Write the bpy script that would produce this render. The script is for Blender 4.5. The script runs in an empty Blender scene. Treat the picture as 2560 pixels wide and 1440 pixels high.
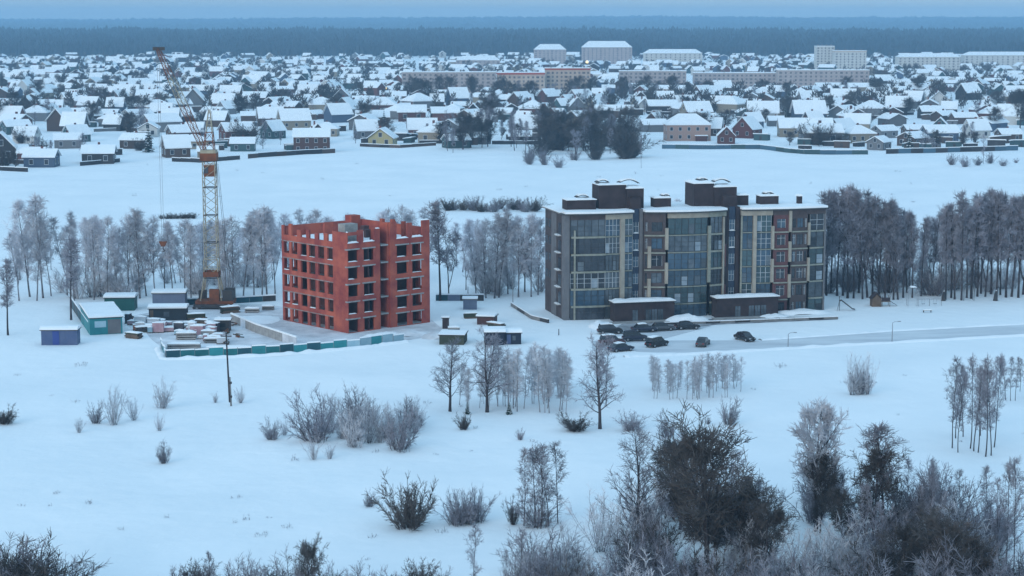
import bpy, math, random
import numpy as np
from mathutils import Vector, noise as mnoise

sc = bpy.context.scene
col = sc.collection
R = math.radians

# ------------------------------------------------------------------ camera
F_PX = 4600.0            # focal length in pixels of the 2560 px wide photograph
HOR = 55.0               # row of the true horizon
CAM_H = 54.0
PITCH = math.atan((720 - HOR) / F_PX)
cam_d = bpy.data.cameras.new('camera')
cam = bpy.data.objects.new('camera', cam_d)
col.objects.link(cam)
cam.location = (0, 0, CAM_H)
cam.rotation_euler = (R(90) - PITCH, 0, 0)
cam_d.sensor_width = 36.0
cam_d.lens = F_PX / 2560 * 36.0
cam_d.clip_start = 1.0
cam_d.clip_end = 40000.0
sc.camera = cam

# ------------------------------------------------------------------ world, sun, exposure
SUN_EL, SUN_AZ = R(16), R(215)
world = bpy.data.worlds.new('World')
sc.world = world
world.use_nodes = True
wn, wl = world.node_tree.nodes, world.node_tree.links
wn.clear()
sky = wn.new('ShaderNodeTexSky')
sky.sky_type = 'NISHITA'
sky.sun_disc = False
sky.sun_elevation = SUN_EL
sky.sun_rotation = SUN_AZ
sky.air_density = 1.0
sky.dust_density = 0.6
sky.ozone_density = 2.0
over = wn.new('ShaderNodeMix')          # thin even cloud over the clear sky: same everywhere
over.data_type = 'RGBA'
over.inputs['Factor'].default_value = 0.72
# overcast luminance after the CIE standard: (1 + 2 sin h) / 3 of the zenith
wtc = wn.new('ShaderNodeTexCoord')
wsep = wn.new('ShaderNodeSeparateXYZ')
wl.new(wtc.outputs['Generated'], wsep.inputs[0])
wmr = wn.new('ShaderNodeMapRange')
wmr.inputs['To Min'].default_value = 1 / 3
wl.new(wsep.outputs['Z'], wmr.inputs[0])
wcl = wn.new('ShaderNodeVectorMath')
wcl.operation = 'SCALE'
wcl.inputs[0].default_value = (2.65, 4.4, 5.9)
wl.new(wmr.outputs[0], wcl.inputs['Scale'])
wl.new(wcl.outputs[0], over.inputs[7])
wl.new(sky.outputs[0], over.inputs[6])
bg = wn.new('ShaderNodeBackground')
bg.inputs[1].default_value = 0.15
wl.new(over.outputs[2], bg.inputs[0])
wo = wn.new('ShaderNodeOutputWorld')
wl.new(bg.outputs[0], wo.inputs[0])

sun_d = bpy.data.lights.new('sun', 'SUN')
sun = bpy.data.objects.new('sun', sun_d)
col.objects.link(sun)
sun_d.energy = 0.6
sun_d.angle = R(40)
sun_d.color = (1.0, 0.97, 0.93)
# sky sun_rotation is measured clockwise from +Y
sdir = Vector((math.sin(SUN_AZ) * math.cos(SUN_EL), math.cos(SUN_AZ) * math.cos(SUN_EL), math.sin(SUN_EL)))
sun.rotation_euler = sdir.to_track_quat('Z', 'Y').to_euler()

vs = sc.view_settings
vs.view_transform = 'Standard'
vs.look = 'None'
vs.gamma = 1.0
vs.exposure = 0.80
vs.use_curve_mapping = False
sc.cycles.use_denoising = True
sc.cycles.max_bounces = 5
sc.cycles.diffuse_bounces = 3
sc.cycles.glossy_bounces = 2
sc.cycles.volume_bounces = 1
sc.cycles.transparent_max_bounces = 4

# ------------------------------------------------------------------ pixel -> ground, terrain
cp, sp = math.cos(PITCH), math.sin(PITCH)

def P(px, py, z=0.0):
    d = Vector((px - 1280, F_PX * cp + (720 - py) * sp, -F_PX * sp + (720 - py) * cp))
    t = (z - CAM_H) / d.z
    return Vector((d.x * t, d.y * t, z))

def ppm(py):                       # photograph pixels per metre for things standing at row py
    return (py - HOR) / CAM_H

def sm(a, b, x):
    t = min(1.0, max(0.0, (x - a) / (b - a)))
    return t * t * (3 - 2 * t)

def g(x, y):                       # terrain height
    z = 0.0
    near = sm(305, 275, y)
    field = sm(445, 500, y) * sm(1500, 700, y)
    if near > 0:
        z += near * (0.55 * mnoise.noise(Vector((x / 28, y / 28, 3))) + 0.22 * mnoise.noise(Vector((x / 8, y / 8, 7))) + 0.07 * mnoise.noise(Vector((x / 2.6, y / 2.6, 1))))
    if field > 0:
        z += field * (0.8 * mnoise.noise(Vector((x / 60, y / 60, 5))) + 0.25 * mnoise.noise(Vector((x / 17, y / 17, 9))))
    if y > 2500:
        w = x / max(y, 1)
        z += 16 * sm(2600, 5000, y) * (1 + 0.25 * mnoise.noise(Vector((x / 700, 0, 2)))) - 10 * sm(5100, 6500, y)
        z += (40 + 14 * sm(-0.26, 0.02, w) + 7 * mnoise.noise(Vector((x / 1500, 1, 4)))) * sm(6500, 11500, y)
    return z

def G(px, py):
    p = P(px, py)
    p.z = g(p.x, p.y)
    return p

# ------------------------------------------------------------------ materials
MATS = {}

def mat(name, c, rough=0.85, c2=None, scale=2.0, bump=0.0, bscale=8.0, spec=0.3, rnd=0.0, metal=0.0, coord='Object', emit=None, stretch=None):
    if name in MATS:
        return MATS[name]
    m = bpy.data.materials.new(name)
    m.use_nodes = True
    n, l = m.node_tree.nodes, m.node_tree.links
    b = n['Principled BSDF']
    b.inputs['Roughness'].default_value = rough
    b.inputs['Specular IOR Level'].default_value = spec
    b.inputs['Metallic'].default_value = metal
    b.inputs['Base Color'].default_value = (*c, 1)
    tc = n.new('ShaderNodeTexCoord')
    if coord == 'World':
        geo = n.new('ShaderNodeNewGeometry')
        cs = geo.outputs['Position']
    else:
        cs = tc.outputs['Object']
    if stretch:
        mp = n.new('ShaderNodeMapping')
        mp.inputs['Scale'].default_value = stretch
        l.new(cs, mp.inputs[0])
        cs = mp.outputs[0]
    out = None
    if c2:
        t = n.new('ShaderNodeTexNoise')
        t.inputs['Scale'].default_value = scale
        t.inputs['Detail'].default_value = 5
        t.inputs['Roughness'].default_value = 0.6
        l.new(cs, t.inputs['Vector'])
        rmp = n.new('ShaderNodeValToRGB')
        rmp.color_ramp.elements[0].position = 0.36
        rmp.color_ramp.elements[1].position = 0.64
        rmp.color_ramp.elements[0].color = (*c, 1)
        rmp.color_ramp.elements[1].color = (*c2, 1)
        l.new(t.outputs['Fac'], rmp.inputs[0])
        out = rmp.outputs[0]
    if rnd:
        oi = n.new('ShaderNodeObjectInfo')
        mr = n.new('ShaderNodeMapRange')
        mr.inputs['To Min'].default_value = 1 - rnd
        mr.inputs['To Max'].default_value = 1 + rnd
        l.new(oi.outputs['Random'], mr.inputs[0])
        hs = n.new('ShaderNodeHueSaturation')
        l.new(mr.outputs[0], hs.inputs['Value'])
        if out:
            l.new(out, hs.inputs['Color'])
        else:
            hs.inputs['Color'].default_value = (*c, 1)
        out = hs.outputs[0]
    if out:
        l.new(out, b.inputs['Base Color'])
    if bump:
        t2 = n.new('ShaderNodeTexNoise')
        t2.inputs['Scale'].default_value = bscale
        t2.inputs['Detail'].default_value = 6
        l.new(cs, t2.inputs['Vector'])
        bp = n.new('ShaderNodeBump')
        bp.inputs['Strength'].default_value = 1.0
        bp.inputs['Distance'].default_value = bump
        l.new(t2.outputs['Fac'], bp.inputs['Height'])
        l.new(bp.outputs[0], b.inputs['Normal'])
    if emit:
        b.inputs['Emission Color'].default_value = (*emit[0], 1)
        b.inputs['Emission Strength'].default_value = emit[1]
    MATS[name] = m
    return m

SNOW = mat('snow', (0.80, 0.82, 0.84), 0.7, (0.86, 0.87, 0.88), 0.35, 0.06, 1.3, 0.2, coord='World')
SNOWG = mat('snow_field', (0.80, 0.825, 0.84), 0.75, (0.87, 0.88, 0.885), 0.045, 0.22, 0.35, 0.15, coord='World')
PACK = mat('packed_snow', (0.50, 0.52, 0.55), 0.8, (0.66, 0.68, 0.70), 0.25, 0.04, 2.0, 0.2, coord='World', stretch=(0.25, 1, 1))
SLUSH = mat('slush', (0.14, 0.14, 0.15), 0.6, (0.40, 0.41, 0.43), 0.35, 0.03, 2.0, 0.3, coord='World')
TRODDEN = mat('trodden_snow', (0.50, 0.50, 0.52), 0.85, (0.76, 0.76, 0.78), 0.22, 0.05, 1.5, 0.2, coord='World')
BRICK = mat('red_brick', (0.25, 0.052, 0.048), 0.9, (0.46, 0.115, 0.072), 0.28, 0.02, 6, 0.2)
BRICKD = mat('shaded_dark_brick', (0.075, 0.042, 0.042), 0.9, (0.11, 0.055, 0.05), 0.6, 0, 6, 0.2)  # inner brick darkened: room shade put into its colour; low shed shares it
CONC = mat('concrete', (0.25, 0.24, 0.235), 0.9, (0.38, 0.365, 0.35), 0.8, 0.01, 8)
BELT = mat('stained_concrete', (0.23, 0.13, 0.115), 0.9, (0.33, 0.25, 0.235), 0.9)
CONCD = mat('dark_concrete', (0.17, 0.17, 0.17), 0.9, (0.24, 0.235, 0.23), 0.8)
BROWN = mat('brown_brick', (0.062, 0.050, 0.052), 0.85, (0.09, 0.07, 0.07), 0.5, 0.01, 6)
BROWND = mat('dark_brown_brick', (0.034, 0.026, 0.030), 0.85, (0.055, 0.04, 0.043), 0.6)
BEIGE = mat('beige_render', (0.28, 0.25, 0.21), 0.85, (0.36, 0.325, 0.27), 0.7)
OLIVE = mat('olive_band', (0.20, 0.205, 0.17), 0.8, (0.29, 0.29, 0.245), 1.2)
GREYW = mat('grey_render', (0.13, 0.13, 0.14), 0.85, (0.17, 0.165, 0.17), 0.7)
REDP = mat('dark_red_panel', (0.10, 0.045, 0.05), 0.8, (0.13, 0.06, 0.06), 0.8)
GL = [mat('glass_blue', (0.03, 0.06, 0.095), 0.12, (0.06, 0.10, 0.14), 0.5, spec=0.6, rnd=0.3),  # blue of the reflections put into the base colour
      mat('glass_teal', (0.03, 0.06, 0.07), 0.12, (0.055, 0.09, 0.10), 0.5, spec=0.6, rnd=0.3),
      mat('glass_grey', (0.05, 0.065, 0.08), 0.12, (0.10, 0.12, 0.14), 0.7, spec=0.6, rnd=0.35),
      mat('glass_dark', (0.018, 0.022, 0.03), 0.1, (0.04, 0.045, 0.055), 0.6, spec=0.6, rnd=0.3)]
GLN = mat('glass_navy', (0.014, 0.024, 0.052), 0.15, (0.022, 0.038, 0.075), 0.6, spec=0.5)
FRAME = mat('white_frame', (0.36, 0.39, 0.42), 0.5, (0.5, 0.53, 0.55), 0.4)
FRAMED = mat('dark_frame', (0.05, 0.055, 0.06), 0.5)
HOLE = mat('dark_room', (0.03, 0.027, 0.027), 0.95)
METD = mat('dark_metal', (0.035, 0.035, 0.04), 0.6, (0.06, 0.055, 0.055), 1.0)
METG = mat('grey_metal', (0.24, 0.25, 0.27), 0.5)
CREAM = mat('cream_paint', (0.40, 0.36, 0.27), 0.6, (0.24, 0.20, 0.15), 0.8)
RUST = mat('rust_red_paint', (0.22, 0.07, 0.03), 0.75, (0.12, 0.045, 0.025), 0.9)
TEAL = mat('teal_sheet', (0.02, 0.16, 0.18), 0.55, (0.03, 0.22, 0.24), 0.4, rnd=0.35)
TEALP = mat('pale_blue_sheet', (0.26, 0.42, 0.50), 0.55, (0.36, 0.50, 0.56), 0.5, rnd=0.25)
TEALD = mat('dark_teal_sheet', (0.012, 0.06, 0.085), 0.55, (0.02, 0.09, 0.11), 0.4, rnd=0.3)
BLUEG = mat('blue_grey_sheet', (0.12, 0.15, 0.22), 0.6, (0.16, 0.19, 0.26), 0.5)
BLUEC = mat('container_blue', (0.055, 0.09, 0.19), 0.55, (0.09, 0.12, 0.21), 0.5)
BLUED = mat('container_door', (0.03, 0.06, 0.24), 0.5)
PINK = mat('pink_bricks', (0.38, 0.22, 0.25), 0.9, (0.48, 0.32, 0.34), 1.0)
WOOD = mat('old_wood', (0.10, 0.07, 0.05), 0.9, (0.16, 0.11, 0.08), 1.5)
TARP = mat('dark_green_tarp', (0.035, 0.045, 0.03), 0.8, (0.06, 0.065, 0.045), 0.8)
BARK = mat('bark', (0.035, 0.03, 0.035), 0.95, (0.07, 0.06, 0.065), 1.5, rnd=0.25)
BARKB = mat('birch_bark', (0.07, 0.068, 0.08), 0.9, (0.24, 0.235, 0.25), 0.9, rnd=0.25)
PALEB = mat('pale_bark', (0.20, 0.20, 0.22), 0.9, (0.36, 0.36, 0.38), 0.9, rnd=0.25)
TWIGF = mat('frosted_twigs', (0.44, 0.44, 0.49), 0.95, (0.62, 0.62, 0.66), 0.5, rnd=0.22)
TWIGL = mat('light_twigs', (0.44, 0.44, 0.48), 0.95, (0.62, 0.62, 0.65), 0.5, rnd=0.15)
TWIGM = mat('grey_twigs', (0.17, 0.165, 0.195), 0.95, (0.33, 0.32, 0.36), 0.5, rnd=0.25)
TWIGD = mat('dark_twigs', (0.05, 0.043, 0.04), 0.95, (0.11, 0.095, 0.09), 0.5, rnd=0.3)
NEEDLE = mat('spruce_needles', (0.018, 0.04, 0.034), 0.9, (0.035, 0.065, 0.05), 1.5, rnd=0.25)
FOREST = mat('forest_crowns', (0.018, 0.028, 0.034), 0.95, (0.035, 0.045, 0.052), 0.012, coord='World')
TYRE = mat('tyre_rubber', (0.02, 0.02, 0.02), 0.8)
LAMPL = mat('lamp_glow', (0.9, 0.7, 0.3), 0.5, emit=((1.0, 0.62, 0.12), 2.2))
HEADL = mat('headlight_glass', (0.5, 0.52, 0.55), 0.2)

# ------------------------------------------------------------------ mesh builder
class MB:
    def __init__(s):
        s.v, s.f, s.m = [], [], []
    def quad(s, pts, mi=0):
        b = len(s.v)
        s.v += [tuple(p) for p in pts]
        s.f.append(tuple(range(b, b + len(pts))))
        s.m.append(mi)
        return s
    def box(s, x0, y0, z0, x1, y1, z1, mi=0):
        return s.prism([(x0, y0), (x1, y0), (x1, y1), (x0, y1)], z0, z1, mi)
    def prism(s, poly, z0, z1, mi=0):
        n = len(poly)
        a = sum(poly[i][0] * poly[(i + 1) % n][1] - poly[(i + 1) % n][0] * poly[i][1] for i in range(n))
        if a < 0:
            poly = poly[::-1]
        b = len(s.v)
        s.v += [(x, y, z0) for x, y in poly] + [(x, y, z1) for x, y in poly]
        s.f.append(tuple(range(b + n - 1, b - 1, -1)))
        s.f.append(tuple(range(b + n, b + 2 * n)))
        for i in range(n):
            j = (i + 1) % n
            s.f.append((b + i, b + j, b + n + j, b + n + i))
        s.m += [mi] * (n + 2)
        return s
    def ext(s, prof, axis, a0, a1, mi=0):
        """profile in a vertical plane, extruded along x ('x': profile is (y,z)) or y ('y': profile is (x,z))"""
        n = len(prof)
        b = len(s.v)
        for a in (a0, a1):
            for p, z in prof:
                s.v.append((a, p, z) if axis == 'x' else (p, a, z))
        s.f.append(tuple(range(b, b + n)))
        s.f.append(tuple(range(b + 2 * n - 1, b + n - 1, -1)))
        for i in range(n):
            j = (i + 1) % n
            s.f.append((b + i, b + n + i, b + n + j, b + j))
        s.m += [mi] * (n + 2)
        return s
    def bar(s, p0, p1, r, r1=None, n=4, mi=0, caps=True):
        p0, p1 = Vector(p0), Vector(p1)
        r1 = r if r1 is None else r1
        d = (p1 - p0)
        if d.length < 1e-6:
            return s
        d.normalize()
        u = d.cross(Vector((0, 0, 1)) if abs(d.z) < 0.95 else Vector((1, 0, 0)))
        u.normalize()
        w = d.cross(u)
        b = len(s.v)
        for p, rr in ((p0, r), (p1, r1)):
            for i in range(n):
                a = 2 * math.pi * (i + 0.5) / n
                s.v.append(tuple(p + u * (math.cos(a) * rr) + w * (math.sin(a) * rr)))
        for i in range(n):
            j = (i + 1) % n
            s.f.append((b + i, b + j, b + n + j, b + n + i))
        s.m += [mi] * n
        if caps:
            s.f.append(tuple(range(b + n - 1, b - 1, -1)))
            s.f.append(tuple(range(b + n, b + 2 * n)))
            s.m += [mi] * 2
        return s
    def path(s, pts, rads, n=5, mi=0):
        """one continuous tapered tube"""
        b0 = len(s.v)
        k = len(pts)
        for q in range(k):
            p = Vector(pts[q])
            d = Vector(pts[min(q + 1, k - 1)]) - Vector(pts[max(q - 1, 0)])
            d.normalize()
            u = d.cross(Vector((0, 1, 0)) if abs(d.y) < 0.9 else Vector((1, 0, 0)))
            u.normalize()
            w = d.cross(u)
            for i in range(n):
                a = 2 * math.pi * i / n
                s.v.append(tuple(p + (u * math.cos(a) + w * math.sin(a)) * rads[q]))
        for q in range(k - 1):
            for i in range(n):
                j = (i + 1) % n
                s.f.append((b0 + q * n + i, b0 + q * n + j, b0 + (q + 1) * n + j, b0 + (q + 1) * n + i))
                s.m.append(mi)
        return s
    def mesh(s, name, mats):
        me = bpy.data.meshes.new(name)
        me.from_pydata(s.v, [], s.f)
        if not isinstance(mats, (list, tuple)):
            mats = [mats]
        for m in mats:
            me.materials.append(m)
        if len(mats) > 1:
            me.polygons.foreach_set('material_index', s.m)
        me.update()
        return me
    def build(s, name, mats, parent=None):
        return link(name, s.mesh(name, mats), parent)

def link(name, me, parent=None, loc=None, rz=0, scale=None):
    o = bpy.data.objects.new(name, me)
    col.objects.link(o)
    if parent:
        o.parent = parent
    if loc is not None:
        o.location = loc
    if rz:
        o.rotation_euler = (0, 0, rz)
    if scale is not None:
        o.scale = scale
    return o

def tag(o, label=None, cat=None, group=None, kind=None):
    if label: o['label'] = label
    if cat: o['category'] = cat
    if group: o['group'] = group
    if kind: o['kind'] = kind
    return o

def thing(name, label, cat, loc=(0, 0, 0), rz=0, group=None):
    o = link(name, None, None, loc, rz)
    o.empty_display_size = 0.5
    return tag(o, label, cat, group)

def spawn(name, proto, loc, rz, scale, label, cat, group=None):
    """proto: list of (part name, mesh, index of parent part or None)"""
    root = link(name, None, None, loc, rz, scale)
    tag(root, label, cat, group)
    objs = []
    for pn, me, pi in proto:
        objs.append(link(pn, me, root if pi is None else objs[pi]))
    return root

# ------------------------------------------------------------------ ground, haze, forest
def build_ground():
    ys = [-400, -150, 0, 60, 100]
    y = 120.0
    while y < 13400:
        ys.append(y)
        y += max(1.0, y * 0.0105) if y < 330 else max(3.0, y * 0.012)
    ys.append(13600)
    nx = 260
    v = []
    for yy in ys:
        half = 260 + max(yy, 0) * 0.62
        for i in range(nx + 1):
            t = i / nx * 2 - 1
            x = half * (0.75 * t + 0.25 * t ** 3)
            v.append((x, yy, g(x, yy)))
    f = []
    for j in range(len(ys) - 1):
        for i in range(nx):
            a = j * (nx + 1) + i
            f.append((a, a + 1, a + nx + 2, a + nx + 1))
    me = bpy.data.meshes.new('ground')
    me.from_pydata(v, [], f)
    me.materials.append(SNOWG)
    me.polygons.foreach_set('use_smooth', [True] * len(f))
    o = link('ground', me)
    tag(o, 'open snow covered ground stretching from the scrub to the forest', kind='structure')
    o['category'] = 'ground'
build_ground()

def build_haze():
    b = MB().box(-9200, -420, -12, 9200, 13800, 150)
    o = b.build('haze', mat('haze_air', (1, 1, 1)))
    m = MATS['haze_air']
    n, l = m.node_tree.nodes, m.node_tree.links
    n.clear()
    out = n.new('ShaderNodeOutputMaterial')
    v = n.new('ShaderNodeVolumePrincipled')
    v.inputs['Color'].default_value = (0.37, 0.61, 0.82, 1)
    v.inputs['Density'].default_value = 0.00015
    v.inputs['Anisotropy'].default_value = 0.0
    l.new(v.outputs[0], out.inputs['Volume'])
    tag(o, 'pale blue winter haze lying over the whole landscape', kind='stuff')
    o['category'] = 'haze'
build_haze()

def build_forest():
    rng = np.random.default_rng(4)
    def band(y0, y1, step, hgt, jit):
        pts = []
        y = y0
        while y < y1:
            half = 60 + y * 0.40
            n = int(2 * half / step)
            xs = -half + (np.arange(n) + rng.random(n)) * step
            yy = y + rng.random(n) * step
            pts.append(np.stack([xs, yy, hgt * (1 + jit * (rng.random(n) - 0.5))], 1))
            y += step
        return np.concatenate(pts)
    P1 = band(2850, 3300, 11, 15, 0.7)
    P2 = band(3300, 5050, 17, 19, 0.6)
    P3 = band(7600, 11600, 46, 24, 0.5)
    pts = np.concatenate([P1, P2, P3])
    wide = np.concatenate([np.full(len(P1), 0.42), np.full(len(P2), 0.55), np.full(len(P3), 1.5)])
    clump = np.array([mnoise.noise(Vector((a / 130, c / 130, 6))) + 0.6 * mnoise.noise(Vector((a / 45, c / 45, 2))) for a, c in pts[:, :2]])
    pts[:, 2] *= 1 + 0.35 * clump
    k = len(pts)
    zs = np.array([g(a, b) for a, b in pts[:, :2]])
    n = 5
    ang = np.arange(n) * 2 * np.pi / n
    V = np.zeros((k, n * 2 + 1, 3))
    rad = pts[:, 2] * wide * (0.32 + 0.2 * rng.random(k))
    shape = rng.random(k)
    rot = rng.random(k) * 6.28
    for i in range(n):
        V[:, i, 0] = pts[:, 0] + rad * np.cos(ang[i] + rot)
        V[:, i, 1] = pts[:, 1] + rad * np.sin(ang[i] + rot)
        V[:, i, 2] = zs + 0.10 * pts[:, 2]
        r2 = rad * (0.35 + 0.55 * shape)
        V[:, n + i, 0] = pts[:, 0] + r2 * np.cos(ang[i] + rot + 0.6)
        V[:, n + i, 1] = pts[:, 1] + r2 * np.sin(ang[i] + rot + 0.6)
        V[:, n + i, 2] = zs + (0.5 + 0.25 * shape) * pts[:, 2]
    V[:, 2 * n, 0] = pts[:, 0]
    V[:, 2 * n, 1] = pts[:, 1]
    V[:, 2 * n, 2] = zs + pts[:, 2]
    base = []
    for i in range(n):
        j = (i + 1) % n
        base += [(i, j, n + i), (j, n + j, n + i), (n + i, n + j, 2 * n)]
    base = np.array(base)
    Fc = (base[None] + (np.arange(k) * (2 * n + 1))[:, None, None]).reshape(-1, 3)
    me = bpy.data.meshes.new('forest')
    me.vertices.add(k * (2 * n + 1))
    me.vertices.foreach_set('co', V.reshape(-1))
    me.loops.add(len(Fc) * 3)
    me.loops.foreach_set('vertex_index', Fc.reshape(-1).astype(np.int32))
    me.polygons.add(len(Fc))
    me.polygons.foreach_set('loop_start', (np.arange(len(Fc)) * 3).astype(np.int32))
    me.polygons.foreach_set('loop_total', np.full(len(Fc), 3, np.int32))
    me.update(calc_edges=True)
    me.materials.append(FOREST)
    tag(link('forest', me), 'dark blue forest stretching to the horizon behind the town', 'forest', kind='stuff')
build_forest()

def sheet(name, pts, z, m, label, cat, n=1):
    """flat sheet on the levelled part of the site, given in photo-row ground points"""
    b = MB()
    b.quad([(*P(x, y)[:2], z) for x, y in pts])
    o = b.build(name, m)
    # face up
    me = o.data
    if me.polygons[0].normal.z < 0:
        me.flip_normals()
    return tag(o, label, cat, kind='structure')

sheet('road', [(1480, 894), (1700, 886), (2130, 861), (2800, 826), (2800, 798), (2230, 828), (1900, 851), (1480, 852)], 0.02, PACK,
      'packed snow road running past the brown apartment building', 'road')
sheet('parking_area', [(1500, 852), (1650, 850), (1780, 815), (1560, 808), (1505, 826)], 0.014, PACK,
      'trampled parking area before the apartment entrances', 'parking area')
sheet('pavement', [(1520, 835), (1640, 832), (1790, 812), (2095, 799), (2095, 792), (1930, 792), (1700, 800), (1560, 806)], 0.026, SLUSH,
      'wet grey pavement along the foot of the apartment building', 'pavement')
sheet('site_yard', [(425, 884), (1010, 852), (1120, 835), (1080, 800), (880, 790), (690, 765), (470, 762), (330, 790), (380, 850)], 0.010, TRODDEN,
      'trodden snowy yard of the building site', 'yard')

# ------------------------------------------------------------------ helpers for walls with openings
def gridwall(f, us, zs, filled, th):
    """connected wall mesh; f(u, d, z) -> point, d = 0 outer face, d = th inner face"""
    b = MB()
    idx = {}
    def vert(i, j, s):
        k = (i, j, s)
        if k not in idx:
            idx[k] = len(b.v)
            b.v.append(tuple(f(us[i], th * s, zs[j])))
        return idx[k]
    nu, nz = len(us) - 1, len(zs) - 1
    fl = [[bool(filled((us[i] + us[i + 1]) / 2, (zs[j] + zs[j + 1]) / 2)) for j in range(nz)] for i in range(nu)]
    def F(i, j):
        return 0 <= i < nu and 0 <= j < nz and fl[i][j]
    def add(q):
        b.f.append(q); b.m.append(0)
    for i in range(nu):
        for j in range(nz):
            if not fl[i][j]:
                continue
            add((vert(i, j, 0), vert(i + 1, j, 0), vert(i + 1, j + 1, 0), vert(i, j + 1, 0)))
            add((vert(i, j, 1), vert(i, j + 1, 1), vert(i + 1, j + 1, 1), vert(i + 1, j, 1)))
            if not F(i - 1, j): add((vert(i, j, 0), vert(i, j + 1, 0), vert(i, j + 1, 1), vert(i, j, 1)))
            if not F(i + 1, j): add((vert(i + 1, j, 0), vert(i + 1, j, 1), vert(i + 1, j + 1, 1), vert(i + 1, j + 1, 0)))
            if not F(i, j - 1): add((vert(i, j, 0), vert(i, j, 1), vert(i + 1, j, 1), vert(i + 1, j, 0)))
            if not F(i, j + 1): add((vert(i, j + 1, 0), vert(i + 1, j + 1, 0), vert(i + 1, j + 1, 1), vert(i, j + 1, 1)))
    return b

def cuts(lo, hi, spans):
    s = {round(lo, 3), round(hi, 3)}
    for a, c in spans:
        for q in (a, c):
            if lo < q < hi:
                s.add(round(q, 3))
    return sorted(s)

def lump(name, x0, x1, y0, y1, z0, h, parent, m=None, seed=0, n=6):
    """soft uneven snow cap on a rectangle"""
    b = MB()
    rr = random.Random(seed + int(x0 * 13 + y0 * 7))
    N, M = n, max(3, int(n * min(2.0, max(0.4, (y1 - y0) / max(x1 - x0, .1)))))
    for j in range(M + 1):
        for i in range(N + 1):
            u, w = i / N, j / M
            e = min(u, 1 - u, w, 1 - w)
            hh = h * (0.35 if e == 0 else 0.8 + 0.4 * rr.random())
            b.v.append((x0 + (x1 - x0) * u, y0 + (y1 - y0) * w, z0 + hh))
    for j in range(M):
        for i in range(N):
            a = j * (N + 1) + i
            b.f.append((a, a + 1, a + N + 2, a + N + 1)); b.m.append(0)
    # skirt
    ring = [i for i in range(N + 1)] + [(j + 1) * (N + 1) - 1 for j in range(1, M + 1)] + [M * (N + 1) + i for i in range(N - 1, -1, -1)] + [j * (N + 1) for j in range(M - 1, 0, -1)]
    base = len(b.v)
    for k in ring:
        b.v.append((b.v[k][0], b.v[k][1], z0))
    for k in range(len(ring)):
        k2 = (k + 1) % len(ring)
        b.f.append((ring[k], base + k, base + k2, ring[k2])); b.m.append(0)
    b.f.append(tuple(base + k for k in range(len(ring)))); b.m.append(0)
    return b.build(name, m or SNOW, parent)

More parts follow.
